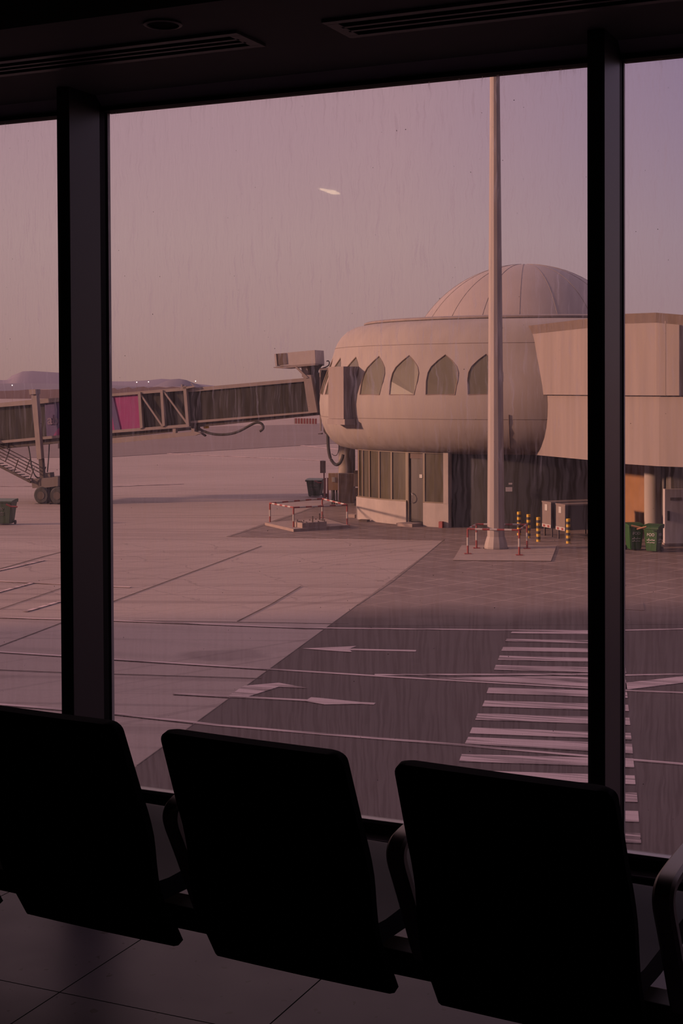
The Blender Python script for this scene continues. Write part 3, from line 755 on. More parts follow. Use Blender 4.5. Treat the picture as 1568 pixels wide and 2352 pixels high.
obj('window_sill', arcwall(B(), 9.30, .1, -67, -43, ZS, ZS + .06), 'gf_frame', gl)
obj('window_head', arcwall(B(), 9.27, .1, -67, -30.4, ZT - .02, ZT + .1), 'gf_frame', gl)
g2 = obj('glass_wall', arcwall(B(), 9.2, .05, -37.0, -30.4, ZS, ZT + .1), 'gf_glass', rb)
obj('window_sill', arcwall(B(), 9.30, .1, -37, -30.4, ZS, ZS + .06), 'gf_frame', g2)
ZD = zs(1198, 66)
dr = obj('door', arcwall(B(), 9.15, .06, -42.4, -37.3, ZD, ZT - .28), 'door_dark', rb)
obj('door_frame', arcwall(B(), 9.24, .12, -43.0, -42.4, G, ZT), 'gf_frame', rb); obj('door_frame', arcwall(B(), 9.24, .12, -37.3, -36.7, G, ZT), 'gf_frame', rb)
obj('transom_louver', arcwall(B(), 9.18, .06, -42.4, -37.3, ZT - .28, ZT - .02), 'louver', rb)
bm = B(); tube(bm, [pol(9.2 + .10 * math.sin(q), -41.6 + .9 * math.sin(q) , zs(1144, 66) + .22 * math.cos(q)) for q in [PI * k / 10 for k in range(11)]], .02, 6); obj('door_handle', bm, 'alu_bright', dr)
bm = B(); p = pol(9.18, -38.2, zs(1093, 66)); box(bm, (-.08, -.02, -.08), (.08, .02, .08), math.radians(-40), p); obj('notice', bm, 'white_print', dr)
obj('doorstep', arcwall(B(), 9.95, .9, -43.3, -38.0, G, G + .16, 2), 'slab', rb)
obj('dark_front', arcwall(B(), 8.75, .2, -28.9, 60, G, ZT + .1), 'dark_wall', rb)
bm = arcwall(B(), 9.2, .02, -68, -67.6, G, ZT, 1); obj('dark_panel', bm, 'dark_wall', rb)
# rear of ground floor so the drum is closed
obj('rear_wall', arcwall(B(), 9.0, .3, 60, 248.5, G, ZT + .1, 40), 'grey_wall', rb)
bm = B(); prism(bm, [(.86, 69.6, G), (.99, 76.25, G), (1.3, 76.2, G), (1.15, 69.6, G)], (0, 0, ZT - G)); obj('side_wall', bm, 'white_wall', rb)
p = gp(835, 1199); o = obj('doorstop_block', box(B(), (-.2, -.15, 0), (.25, .15, .12), -.5, p), 'equipment_dark'); o['label'] = 'small dark block on the ground at the foot of the curved white wall'; o['category'] = 'block'
p = gp(811, 1189); o = obj('concrete_block', box(B(), (-.22, -.2, 0), (.22, .2, .17), -.6, p), 'slab'); o['label'] = 'low concrete block left of the curved white wall'; o['category'] = 'block'
p = gp(1013, 1213); o = obj('red_post', box(B(), (-.09, -.09, 0), (.09, .09, .30), -.5, p), 'red_paint'); o['label'] = 'short dark red stub against the white wall right of the door'; o['category'] = 'post'
# wall papers and green doors in the dark front
for x0, x1, y0, y1, m_, nm_ in ((1168, 1176, 1109, 1113, 'white_print', 'notice'), (1161, 1176, 1119, 1129, 'white_print', 'notice')):
    Y = 64.1; a, b_ = atY(x0, y1, Y), atY(x1, y0, Y); obj(nm_, box(B(), (a.x, Y, a.z), (b_.x, Y + .02, b_.z)), 'door_grey', rb)
# equipment box hung on the hall
eb = obj('service_box', B(), 'render_light', rb)
bm = B(); A_ = -68.0
d = pol(1, A_, 0) - V((BC[0], BC[1], 0)); 
# box corners from above: outer face seen from camera-left, shaded return on the right
pa = V((-.62, 68.2, 0)); pb = V((.10, 67.05, 0)); pc = V((.90, 67.85, 0)); pd = V((.3, 69.5, 0))
z0, z1 = H + (889 - 962) / F * 67.4, H + (889 - 842) / F * 67.4
prism(bm, [p_ + V((0, 0, z0)) for p_ in (pa, pb, pc, pd)], (0, 0, z1 - z0))
bmesh.ops.recalc_face_normals(bm, faces=bm.faces); bm.to_mesh(eb.data); bm.free()
bm = B(); q = [pa + V((-.05, -.06, 0)), pb + V((.05, -.16, 0)), pb + V((.14, -.08, 0)), pc + V((.2, -.2, 0)), pd]
prism(bm, [p_ + V((0, 0, z0 - .27)) for p_ in q], (0, 0, .26)); obj('ledge', bm, 'render_light', eb)

# ---- connecting arm
LINE = [(8.05, 65.3), (8.6, 63.7), (10.15, 59.2), (11.08, 55.9), (12.0, 54.3), (12.9, 53.5), (14.5, 52.8), (18.0, 52.2)]
BACK = [(22.0, 56.0), (19, 62), (16, 70), (12, 72)]
def loop(off):
    P = [V((x, y, 0)) for x, y in LINE]; res = []
    for i, p_ in enumerate(P):
        d_ = (P[min(i + 1, len(P) - 1)] - P[max(i - 1, 0)]).normalized(); n_ = V((d_.y, -d_.x, 0))
        n_ = n_ if n_.x < 0 or n_.y < 0 else -n_
        res.append(p_ + n_ * off)
    return res + [V((x, y, 0)) for x, y in BACK]
ar = root('link_corridor', 'angular pink plastered corridor joining the round building from the right, on columns', 'building', (12.5, 60, G), 0, world=True)
def slabloop(pts, z0, z1, ztop=None):
    bm = B(); n = len(pts)
    a = [bm.verts.new(V((p_.x, p_.y, z0))) for p_ in pts]; b_ = [bm.verts.new(V((p_.x, p_.y, ztop[i] if ztop else z1))) for i, p_ in enumerate(pts)]
    bm.faces.new(a); bm.faces.new(b_)
    for i in range(n): bm.faces.new((a[i], a[(i + 1) % n], b_[(i + 1) % n], b_[i]))
    return bm
zsplit = H + (887 - 907.5) / F * 60
obj('lower_wall', slabloop(loop(0), H - 3.05, zsplit), 'render_light', ar)
TZ = [2.66, 2.68, 2.74, 2.78, 2.74, 2.60, 2.35, 1.9]
up = obj('upper_wall', slabloop(loop(.16), zsplit, 0, [H + q for q in TZ] + [H + 2.2] * 4), 'render_light', ar)
# darker weathered coping strip along the top and a vertical joint
P = loop(.175); bm = B()
for i in range(7):
    quad(bm, V((P[i].x, P[i].y, H + TZ[i] - .36)), V((P[i + 1].x, P[i + 1].y, H + TZ[i + 1] - .36)), V((P[i + 1].x, P[i + 1].y, H + TZ[i + 1] + .01)), V((P[i].x, P[i].y, H + TZ[i] + .01)))
bmesh.ops.solidify(bm, geom=bm.faces[:], thickness=.02)
mat('coping', C(.41, .31, .27), .85, n_scale=1.5, n_amt=.12, stretch=(2, 2, .4)); obj('coping', bm, 'coping', up)
q = onplane(1527, 830, V((0, 1, 0)), 53.45)
bm = B(); box(bm, (q.x - .008, 53.31, zsplit), (q.x + .004, 53.5, H + 2.4)); obj('panel_joint', bm, 'seam', up)
# underside columns and walls
obj('column', cyl(B(), (12.96, 59.8, G), .36, 3.4, 24), 'render_wall', ar, True)
bm = B(); prism(bm, [(11.2, 66.0, G), (13.0, 61.6, G), (13.3, 61.7, G), (12.2, 66.2, G)], (0, 0, 3.4)); obj('orange_wall', bm, 'orange_wall', ar)
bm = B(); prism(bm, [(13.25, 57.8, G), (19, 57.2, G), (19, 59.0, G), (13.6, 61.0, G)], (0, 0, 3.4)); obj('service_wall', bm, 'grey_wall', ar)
# door in the service wall
a, b_ = V((12.95, 57.45, 0)), V((13.85, 57.35, 0))
bm = B(); box(bm, (12.93, 57.45, G + .06), (13.9, 57.78, G + 2.25), 0); dr = obj('door', bm, 'door_grey', ar)
obj('door_handle', box(B(), (13.02, 57.38, G + 1.0), (13.10, 57.45, G + 1.38)), 'black_paint', dr)
obj('vent_slots', box(B(), (13.14, 57.43, G + 1.80), (13.62, 57.45, G + 1.92)), 'louver', dr)
obj('threshold', box(B(), (12.9, 57.35, G), (13.95, 57.8, G + .08)), 'slab', ar)

# ================================================================== LIGHT POLE
MC = gp(1138.5, 1262)
lp = root('light_pole', 'tall tapering faceted steel light pole standing on a concrete pad before the round building', 'light pole', (MC.x, MC.y, G), PI / 16)
h = 30.0
bm = B(); lathe(bm, [(.355, .02), (.345, 1.0), (.20, 18), (.14, h)], (0, 0), 12); obj('shaft', bm, 'mast', lp)
bm = B(); lathe(bm, [(.47, .05), (.47, .12), (.43, .30), (.36, .52), (.35, .52)], (0, 0), 12); obj('flared_base', bm, 'mast', lp)
bm = B(); lathe(bm, [(.50, 0), (.50, .05), (.3, .05)], (0, 0), 24); obj('base_plate', bm, 'equipment_dark', lp)
bm = B(); box(bm, (-1.4, -.25, h), (1.4, .25, h + .35), bev=.03); obj('lamp_head', bm, 'equipment_dark', lp)
bm = B(); lathe(bm, [(.36, 1.9), (.36, 1.93)], (0, 0), 12)
gpoly('ground_pad', [(1040, 1289), (1265, 1291), (1278, 1256), (1060, 1255)], 'slab', .05)

def sleeves(parent, a, b_, r, n):
    for k in range(1, n, 2):
        bm = B(); tube(bm, [a.lerp(b_, k / n), a.lerp(b_, (k + 1) / n)], r * 1.06, 8); obj('white_band', bm, 'white_paint', parent)
def railing(label, feet, hgt, r=.038, segs=(5, 9)):
    c_ = sum(feet, V((0, 0, 0))) / 4; e = root('safety_railing', label, 'railing', (c_.x, c_.y, G), 0, world=True)
    up_ = V((0, 0, hgt))
    for f in feet:
        bm = B(); tube(bm, [f, f + up_], r, 8); po = obj('post', bm, 'red_paint', e); sleeves(po, f, f + up_, r, 3)
        obj('foot_plate', box(B(), (-.13, -.13, .0), (.13, .13, .02), 0, f), 'red_paint', e)
    for i in range(4):
        a, b_ = feet[i] + up_, feet[(i + 1) % 4] + up_; bm = B(); tube(bm, [a, b_], r, 8)
        ra = obj('top_rail', bm, 'red_paint', e); sleeves(ra, a, b_, r, segs[i % 2])
    return e
def flat(p_, dz=0): return V((p_.x, p_.y, G + dz))
railing('red and white striped pipe railing around the foot of the light pole', [flat(gp(1074, 1275), .05), flat(gp(1192, 1278), .05), flat(gp(1210, 1263), .05), flat(gp(1094, 1262), .05)], .94, segs=(7, 5))
# railing 2 round a bolted foundation
gpoly('ground_plinth', [(608, 1207), (674, 1222.5), (800, 1213), (745, 1197)], 'slab', .14, th=.14)
railing('red and white striped pipe railing around the low concrete plinth, left of the door', [flat(gp(620, 1206), .1), flat(gp(674, 1218), .1), flat(gp(797, 1211), .1), flat(gp(740, 1194), .1)], .92, segs=(9, 9))
c = gp(712, 1205)
e = root('bolted_plinth', 'low concrete block with upright steel anchor bolts inside the left railing', 'foundation', (c.x, c.y, G), 0, world=True)
A1, A2, A3, A4 = gp(677, 1210, G + .14), gp(694, 1213, G + .14), gp(750, 1209, G + .14), gp(735, 1203, G + .14)
bm = B(); prism(bm, [V((p_.x, p_.y, G + .10)) for p_ in (A1, A2, A3, A4)], (0, 0, .26)); obj('block', bm, 'slab', e)
for i in range(14):
    f = i / 14; P = [A1, A2, A3, A4]; k = f * 4; p_ = P[int(k)].lerp(P[(int(k) + 1) % 4], k % 1)
    cc = (A1 + A2 + A3 + A4) / 4; p_ = cc + (p_ - cc) * .85
    hh = random.choice((.10, .12, .16, .14, .34))
    obj('anchor_bolt', cyl(B(), (p_.x, p_.y, G + .3), .035, hh, 6), 'equipment_dark', e)

# ================================================================== BOLLARDS
def bollard(loc, label):
    e = root('bollard', label, 'bollard', loc, 0, 'yellow and black bollards by the carts'); hb = 1.02; n = 9
    bm = B(); cyl(bm, (0, 0, 0), .085, hb, 16); bmesh.ops.remove_doubles(bm, verts=bm.verts, dist=1e-5); obj('post', bm, 'yellow_paint', e, True)
    for k in range(1, n, 2): obj('black_band', cyl(B(), (0, 0, hb * k / n), .088, hb / n, 16), 'black_paint', e)
    obj('base_plate', box(B(), (-.13, -.13, 0), (.13, .13, .012)), 'yellow_paint', e)
    return e
bl = [((1191.5, 1230), 'yellow and black banded bollard, leftmost of four, behind the pole railing'), ((1213.5, 1237), 'yellow and black banded bollard just right of the pole railing, second from left'),
      ((1236, 1245), 'yellow and black banded bollard in front of the left cart end, third from left'), ((1304.5, 1249), 'yellow and black banded bollard standing apart before the long dark cart, rightmost')]
b0 = None
for (x, y), lab in bl:
    p_ = gp(x, y)
    if b0 is None: b0 = bollard(p_, lab)
    else: dup(b0, p_, 0, lab)

# ================================================================== CARTS
def cart(label, foot, rz, L):
    e = root('equipment_cart', label, 'cart', foot, rz, 'grey metal carts under the corridor')
    w, z0, z1 = .78, .42, 1.46
    obj('end_panel', box(B(), (-.03, 0, z0), (.0, w, z1), bev=.005), 'cart_grey', e)
    obj('body', box(B(), (0, .01, z0), (L, w - .01, z1 - .02), bev=.01), 'cart_dark', e)
    obj('lid', box(B(), (-.04, -.03, z1 - .02), (L + .04, w + .03, z1 + .04), bev=.008), 'cart_grey', e)
    bm = B(); box(bm, (-.04, 0, z0 - .02), (-.0, w, z0 + .12)); st = obj('bumper', bm, 'white_paint', e)
    for k in (.12, .5): obj('red_block', box(B(), (-.05, k, z0 + .0), (-.035, k + .16, z0 + .09)), 'red_paint', st)
    for x in (.03, L - .1):
        for y in (.04, w - .1): obj('leg', box(B(), (x, y, 0), (x + .06, y + .06, z0)), 'equipment_dark', e)
    obj('label_plate', box(B(), (-.045, .3, 1.12), (-.03, .52, 1.38)), 'white_print', e)
    return e
c1 = cart('grey cart end with a white label, the left and farther of two carts', V((8.85, 60.6, G)), math.radians(20), 2.1)
dup(c1, V((9.25, 59.35, G)), math.radians(20), 'grey cart with long dark side, the nearer of two carts, before the dark doorway')

# ================================================================== BINS
def bin_(loc, rz, label, m_='bin_green', fod=True, big=False, right=True):
    pm = 'white_print' if m_ == 'bin_green' else 'print_faded'
    e = root('wheelie_bin', label, 'bin', loc, rz, 'green rubbish bins')
    w, d_, hh = (.58, .62, .98) if not big else (1.10, .78, 1.12)
    tb = .76; bm = B()
    lo = [(-w / 2 * tb, -d_ / 2 * tb, .06), (w / 2 * tb, -d_ / 2 * tb, .06), (w / 2 * tb, d_ / 2 * tb, .06), (-w / 2 * tb, d_ / 2 * tb, .06)]
    hi = [(-w / 2, -d_ / 2, hh), (w / 2, -d_ / 2, hh), (w / 2, d_ / 2, hh), (-w / 2, d_ / 2, hh)]
    a = [bm.verts.new(q) for q in lo]; b_ = [bm.verts.new(q) for q in hi]; bm.faces.new(a); bm.faces.new(b_)
    for i in range(4): bm.faces.new((a[i], a[(i + 1) % 4], b_[(i + 1) % 4], b_[i]))
    bmesh.ops.bevel(bm, geom=list(bm.edges), offset=.03, segments=2, affect='EDGES'); obj('body', bm, m_, e, True)
    bm = B(); box(bm, (-w / 2 - .03, -d_ / 2 - .03, hh - .07), (w / 2 + .03, d_ / 2 + .03, hh), bev=.015); obj('rim', bm, m_, e)
    bm = B(); prism(bm, [(-w / 2 - .03, -d_ / 2 - .05, hh), (-w / 2 - .03, d_ / 2 + .05, hh), (-w / 2 - .03, d_ / 2 + .03, hh + .09), (-w / 2 - .03, 0, hh + .08), (-w / 2 - .03, -d_ / 2, hh + .03)], (w + .06, 0, 0)); obj('lid', bm, m_, e)
    for s in (-1, 1):
        bm = B(); tube(bm, [(s * w * .40, d_ * .36, .10), (s * w * .40 + s * .06, d_ * .36, .10)], .10, 14); obj('wheel', bm, 'tyre', e)
    ang = math.atan2(d_ / 2 * (1 - tb), hh)
    if fod:
        for side in ((0,) + ((1,) if right else ())):
            if side == 0: lo_, ro = (0, -d_ / 2 * .93, hh * .70), (PI / 2 + ang * 0 - .08, 0, 0)
            else: lo_, ro = (w / 2 * .935, 0, hh * .70), (PI / 2 - .08, 0, PI / 2)
            text('FOD', .15, pm, e, lo_, ro, depth=.012)
            bm = B(); x = -.16
            for k, (dx, hz) in enumerate(((.05, .03), (.03, .08), (.07, .03), (.03, .06), (.08, .035))):
                zz = hh * .70 - .22
                if side == 0: box(bm, (x, -d_ / 2 * .905 - .01, zz), (x + dx, -d_ / 2 * .905 + .02, zz + hz)); box(bm, (x, -d_ / 2 * .88 - .012, zz - .09), (x + dx * .9, -d_ / 2 * .88 + .02, zz - .09 + hz * .7))
                else: box(bm, (w / 2 * .905 - .02, x, zz), (w / 2 * .905 + .012, x + dx, zz + hz)); box(bm, (w / 2 * .88 - .02, x, zz - .09), (w / 2 * .88 + .012, x + dx * .9, zz - .09 + hz * .7))
                x += dx + .015
            obj('print', bm, pm, e)
    return e
p_ = gp(1455, 1264); bin_(p_, math.radians(10), 'green wheelie bin marked FOD, left of the pair beside the right mullion')
p_ = gp(1500, 1268); bin_(p_, math.radians(-32), 'green wheelie bin marked FOD, right of the pair by the grey door')
p_ = gp(8, 1205); bin_(p_, math.radians(-8), 'large dark green bin at the far left edge, on open concrete', 'bin_dark_green', big=True, right=False)
p_ = gp(724, 1141); bin_(p_, math.radians(-14), 'dark green bin behind the left railing, beside the column', 'bin_dark_green', big=False, right=False).scale = (1.55, 1.3, 1.0)
# planks on the right pair and rubbish on the dark bins
a, b_ = gp(1449, 1269), gp(1484, 1268)
for i, (x0, y0, x1, y1, lab) in enumerate(((1449, 1207, 1480, 1214, 'longer wooden lath lying across the paired green bins'), (1462, 1216, 1484, 1210, 'short wooden lath leaning over the gap between the green bins'))):
    q0, q1 = atY(x0, y0, 54.7 - .25 * i), atY(x1, y1, 54.6 - .25 * i); bm = B(); tube(bm, [q0, q1], .035, 4); o = obj('wooden_lath', bm, 'wood'); o['label'] = lab; o['category'] = 'plank'
for x0, y0, x1, y1, Y, lab in ((14, 1158, 40, 1164, 66.9, 'thin dark stick on the lid of the far left bin'), (722, 1104, 738, 1109, 83.2, 'thin red stick on the lid of the bin behind the railing')):
    q0, q1 = atY(x0, y0, Y), atY(x1, y1, Y); bm = B(); tube(bm, [q0, q0.lerp(q1, .5) + V((0, 0, -.05)), q1], .045, 5); o = obj('stick', bm, 'red_paint'); o['label'] = lab; o['category'] = 'stick'

# ================================================================== BOARDING BRIDGE
JA, JB_ = V((-1.4, 76.0, 0)), V((-16.3, 80.2, 0))
JW = (JB_ - JA).normalized(); JN = V((-JW.y, JW.x, 0))
if JN.y > 0: JN = -JN
JK = JN.dot(JA)
def jp(x, y, off=0.): return onplane(x, y, JN, JK - off)
def jpr(bm, pts, off=0., dep=.2):
    """outline on the bridge's near side plane, set back by off and given depth dep"""
    return prism(bm, [jp(x, y) - JN * off for x, y in pts], -JN * dep)
jb = root('boarding_bridge', 'long glazed telescopic passenger boarding bridge sloping down to the left', 'boarding bridge', V((-9, 78.2, G)), 0, world=True)
# inner tunnel
it = obj('inner_tunnel', jpr(B(), [(436, 899), (700, 874), (712, 945), (440, 969)], .10, 2.3), 'bridge_glass', jb)
obj('roof_edge', jpr(B(), [(430, 892), (701, 868), (701, 876), (432, 900.5)], .0, 2.5), 'bridge_steel', it)
obj('bottom_rail', jpr(B(), [(437, 967), (728, 943.5), (729, 947.5), (437, 972.5)], .0, 2.5), 'bridge_steel', it)
obj('under_beam', jpr(B(), [(437, 972.5), (728, 947.5), (728, 953), (470, 979), (437, 982)], .15, 2.2), 'bridge_dark', it)
obj('end_frame', jpr(B(), [(696, 861), (714, 861), (729, 947), (709, 949)], -.05, 2.6), 'bridge_steel', it)
# outer tunnel
ot = obj('outer_tunnel', jpr(B(), [(-60, 940), (425, 897), (434, 974), (-60, 1019)], .12, 2.7), 'bridge_glass', jb)
obj('roof_edge', jpr(B(), [(-60, 932), (70, 918.5), (254, 904.4), (426, 890), (426, 897), (254, 910.5), (70, 929.5), (-60, 940)], -.1, 3.1), 'bridge_steel', ot)
obj('bottom_rail', jpr(B(), [(-60, 1018), (254, 988.5), (437, 973.5), (437, 980), (254, 995), (-60, 1024)], -.1, 3.1), 'bridge_steel', ot)
obj('under_beam', jpr(B(), [(-60, 1025), (254, 995.5), (397, 984), (397, 991), (254, 1006), (-60, 1037)], .1, 2.6), 'bridge_dark', ot)
obj('lower_girder', jpr(B(), [(135, 1017), (254, 1006.5), (449, 991), (464, 994.5), (449, 1000), (254, 1019), (135, 1030)], -.1, .35), 'bridge_steel', ot)
for x in (397, 440): obj('hanger', jpr(B(), [(x, 984), (x + 7, 983), (x + 7, 998), (x, 999)], -.05, .3), 'bridge_steel', ot)
po = obj('portal_frame', jpr(B(), [(423, 887), (430, 886.5), (437, 979), (431, 981)], -.2, .3), 'bridge_steel', jb)
obj('bracket', jpr(B(), [(418, 883), (421, 883), (422, 889), (446, 886), (440, 880), (443, 880), (450, 889), (430, 893), (420, 893)], -.2, .3), 'bridge_steel', po)
for x in (319, 370): obj('vertical_member', jpr(B(), [(x, 901 - (x - 319) * .09), (x + 6, 900.5 - (x - 319) * .09), (x + 11, 982 - (x - 319) * .09), (x + 5, 985 - (x - 319) * .09)], -.16, .25), 'bridge_steel', ot)
obj('diagonal_brace', jpr(B(), [(321, 904), (325, 904), (376, 978), (372, 979)], -.12, .12), 'bridge_steel', ot)
obj('diagonal_brace', jpr(B(), [(376, 900), (380, 900), (432, 970), (429, 973)], -.12, .12), 'bridge_steel', ot)
pk = obj('pink_panel', jpr(B(), [(200, 916), (318, 906), (324, 984.5), (200, 996)], .02, .1), 'pink_panel', jb)
obj('purple_stripe', jpr(B(), [(250, 912.3), (260, 911.5), (277, 988.2), (264, 989.5)], -.02, .05), 'purple_panel', pk)
pp = obj('purple_panel', jpr(B(), [(102, 927), (180, 919), (182, 999), (107, 1006)], .02, .1), 'purple_panel', jb)
obj('pink_band', jpr(B(), [(120, 1004.6), (132, 985), (182, 960), (182, 999)], -.0, .03), 'pink_panel', pp)
tx = text('ab', .74, 'letter_mauve', jb, jp(122, 965) + JN * .04, (PI / 2, 0, math.atan2(-JW.y, -JW.x)), depth=.01)
# lift columns, bogie, wheels
lc = obj('lift_column', jpr(B(), [(86, 906), (98, 905), (109.5, 1053), (99.5, 1054)], -.75, .35), 'bridge_steel', jb)
obj('column_cap', jpr(B(), [(83, 894.5), (98, 894), (98.5, 905), (84, 906)], -.85, .55), 'bridge_steel', lc)
obj('inner_tube', jpr(B(), [(102, 1052), (110, 1052), (113.5, 1096), (105, 1097)], -.7, .28), 'bridge_dark', lc)
l2 = obj('lift_column', jpr(B(), [(124, 906), (136, 905), (143, 1040), (131, 1041)], 3.2, .35), 'bridge_steel', jb)
obj('column_cap', jpr(B(), [(121, 894.5), (136, 894), (136.5, 905), (122, 906)], 3.1, .55), 'bridge_steel', l2)
obj('inner_tube', jpr(B(), [(127, 1018), (133, 1018), (139, 1096), (133, 1097)], 3.2, .28), 'bridge_dark', l2)
bo = obj('bogie', jpr(B(), [(89, 1098), (127, 1095), (150, 1092), (150, 1114), (127, 1117), (92, 1119)], -.9, 3.9), 'bogie_steel', jb)
obj('motor_box', jpr(B(), [(113, 1085), (126, 1084), (127, 1096), (114, 1097)], -.6, .5), 'bogie_steel', bo)
obj('access_plate', jpr(B(), [(104, 1101), (110, 1100.5), (110.5, 1113), (104.5, 1114)], -.92, .05), 'bridge_dark', bo)
obj('axle_arm', jpr(B(), [(104, 1116), (140, 1114), (150, 1150), (136, 1150)], .6, .4), 'bridge_dark', bo)
for x, y, off in ((113.5, 1138, -1.0), (113.5, 1136, .2), (150, 1133, -1.0)):
    c_ = jp(x, y) - JN * off; c_.z = G + .49; bm = B(); tube(bm, [c_, c_ - JN * .12, c_ - JN * .5], [.40, .49, .49], 24); w_ = obj('wheel', bm, 'tyre', bo, True)
    bm = B(); tube(bm, [c_ + JN * .02, c_ - JN * .05], .22, 16); obj('hub', bm, 'bridge_dark', w_)
obj('wheel_chock', jpr(B(), [(97, 1154), (131, 1154), (131, 1157), (97, 1157)], -.9, 1.6), 'bridge_dark', bo)
# stairs
st = obj('service_stair', jpr(B(), [(-60, 1022), (0, 1054), (91, 1101), (91, 1107), (0, 1060.5), (-60, 1029)], -1.1, .07), 'bridge_dark', jb)
obj('stringer', jpr(B(), [(-60, 1034), (0, 1065), (89, 1112.5), (89, 1114.5), (0, 1067.5), (-60, 1037)], -.35, .07), 'bridge_dark', st)
for k in range(15):
    x = -52 + k * 9.7; y = 1060.5 + x * .515 - 1
    obj('tread', jpr(B(), [(x, y), (x + 8, y), (x + 8, y + 1.6), (x, y + 1.6)], -1.08, .8), 'bridge_dark', st)
bm = B()
for off, dx in ((-1.1, 0), (-.35, 12)):
    for dy in (-30, -22, -14):
        x0, x1 = (-60 + dx, 92 + dx)
        f = lambda x: 1054 + (x - dx) * .515 + dy
        tube(bm, [jp(x0, f(x0)) - JN * off, jp(x1, f(x1)) - JN * off], .028, 5)
    for x in (-40 + dx, 8 + dx, 54 + dx, 90 + dx):
        tube(bm, [jp(x, 1054 + (x - dx) * .515) - JN * off, jp(x + 10, 1054 + (x + 10 - dx) * .515 - 34) - JN * off], .03, 5)
obj('handrail', bm, 'bridge_dark', st)
def hose(name, label, pix, off, r, m_='rubber', thing=True, parent=None):
    pts = [jp(x, y) - JN * off for x, y in pix]
    # smooth (Catmull-Rom)
    out_ = []
    for i in range(len(pts) - 1):
        p0, p1, p2, p3 = pts[max(i - 1, 0)], pts[i], pts[i + 1], pts[min(i + 2, len(pts) - 1)]
        for k in range(6):
            t_ = k / 6; out_.append(.5 * ((2 * p1) + (p2 - p0) * t_ + (2 * p0 - 5 * p1 + 4 * p2 - p3) * t_ ** 2 + (3 * p1 - p0 - 3 * p2 + p3) * t_ ** 3))
    out_.append(pts[-1]); bm = B(); tube(bm, out_, r, 8); return obj(name, bm, m_, parent, True)
hose('drive_cable', '', [(75, 1024), (78, 1040), (81, 1062), (85, 1080), (92, 1093), (99, 1096), (105, 1093)], -.5, .04, parent=jb)
hose('drive_cable', '', [(117, 1020), (116, 1040), (114.5, 1062), (112.5, 1084)], -.2, .035, parent=jb)
hz = hose('cable_loop', '', [(440, 978), (452, 984), (465, 991), (485, 997), (508, 998.5), (530, 996), (550, 989), (568, 979), (582, 972), (592, 971), (600, 976), (601, 985), (594, 991)], .2, .07, parent=jb)
obj('cable_clamp', jpr(B(), [(438, 972), (449, 971), (452, 980), (452, 990), (444, 992), (438, 984)], .0, .5), 'bridge_dark', jb)
obj('yellow_tag', jpr(B(), [(462, 978), (474, 977), (475, 984), (463, 985)], .3, .05), 'yellow_paint', jb)
obj('stay', jpr(B(), [(455, 993), (458, 992), (470, 1000), (468, 1003)], .1, .2), 'bridge_dark', jb)
# roof unit over the inner end
ru = obj('roof_unit', B(), 'cabin_light', jb)
bm = B(); fl, frr = jp(633, 826), jp(722, 820); ax = (frr - fl); ax.z = 0; ax.normalize()
def unit(bm, pts, off, dep, dirv):
    return prism(bm, [jp(x, y) - JN * off for x, y in pts], dirv)
DV = V((.46, 1.5, .0))
unit(bm, [(633, 812.5), (722.5, 804), (724, 836), (634.5, 841)], 0, 0, DV)
bmesh.ops.recalc_face_normals(bm, faces=bm.faces); bm.to_mesh(ru.data); bm.free()
obj('louvre_panel', jpr(B(), [(634.5, 812.8), (657.5, 811), (659.5, 836), (636, 838.5)], -.03, .05), 'louver', ru)
obj('end_post', jpr(B(), [(630.5, 813), (634.5, 812.5), (637, 840), (633, 841)], -.06, 1.2), 'cabin_light', ru)
bm = B(); unit(bm, [(628.5, 843), (724, 834.5), (724, 839), (647, 846.5), (629, 845)], -.06, 0, DV * 1.02); obj('tray', bm, 'bridge_steel', ru)
hook = hose('hook', '', [(735, 829), (739, 828), (741.5, 832), (740, 838), (734, 842), (726, 845)], 1.2, .03, 'bridge_dark', parent=jb)
obj('unit_pedestal', jpr(B(), [(690, 840), (703, 839), (705, 852), (704, 865), (692, 866), (691, 850)], .1, .5), 'bridge_steel', jb)
obj('unit_pedestal', jpr(B(), [(703, 839), (728, 837), (718, 850), (716, 868), (703, 870)], .5, .6), 'bridge_dark', jb)
obj('diagonal_brace', jpr(B(), [(676, 841.5), (681, 841), (709, 867.5), (703, 869)], -.08, .12), 'bridge_steel', jb)
# turning drum of the bridge, tucked behind the hall
obj('bellows', jpr(B(), [(714, 860), (718, 855), (724, 858), (731, 855), (733, 949), (728, 949)], .5, 1.8), 'bridge_dark', jb)
dr_ = obj('drum', B(), 'cabin_light', jb)
bm = B(); c_ = jp(743, 870) - JN * 1.2; c_.z = jp(743, 948).z; cyl(bm, c_, .30, jp(743, 852).z - c_.z, 20); bm.to_mesh(dr_.data); bm.free()
obj('door_post', jpr(B(), [(730.5, 845), (733, 845), (734.5, 990), (731.5, 990)], .2, .12), 'bridge_steel', jb)
obj('lintel', jpr(B(), [(730, 845.5), (753, 844), (753, 848.5), (731, 849.5)], .2, 1.4), 'bridge_steel', jb)
obj('door_jamb', jpr(B(), [(733, 850), (737, 850), (737, 960), (734, 960)], .35, 1.2), 'black_paint', jb)
obj('bottom_bracket', jpr(B(), [(733, 950), (739, 955), (744, 985), (742, 998), (737, 998), (733, 992)], .8, .5), 'bridge_dark', jb)
obj('bottom_foot', jpr(B(), [(726, 996), (734, 995), (734, 998), (727, 998)], .3, .3), 'bridge_dark', jb)
hose('power_hose', '', [(738, 975), (740, 1000), (741.5, 1028), (745, 1050), (751, 1062.5), (759, 1069.5), (767.5, 1066.5), (773, 1057), (776, 1046)], 1.0, .085, parent=jb)
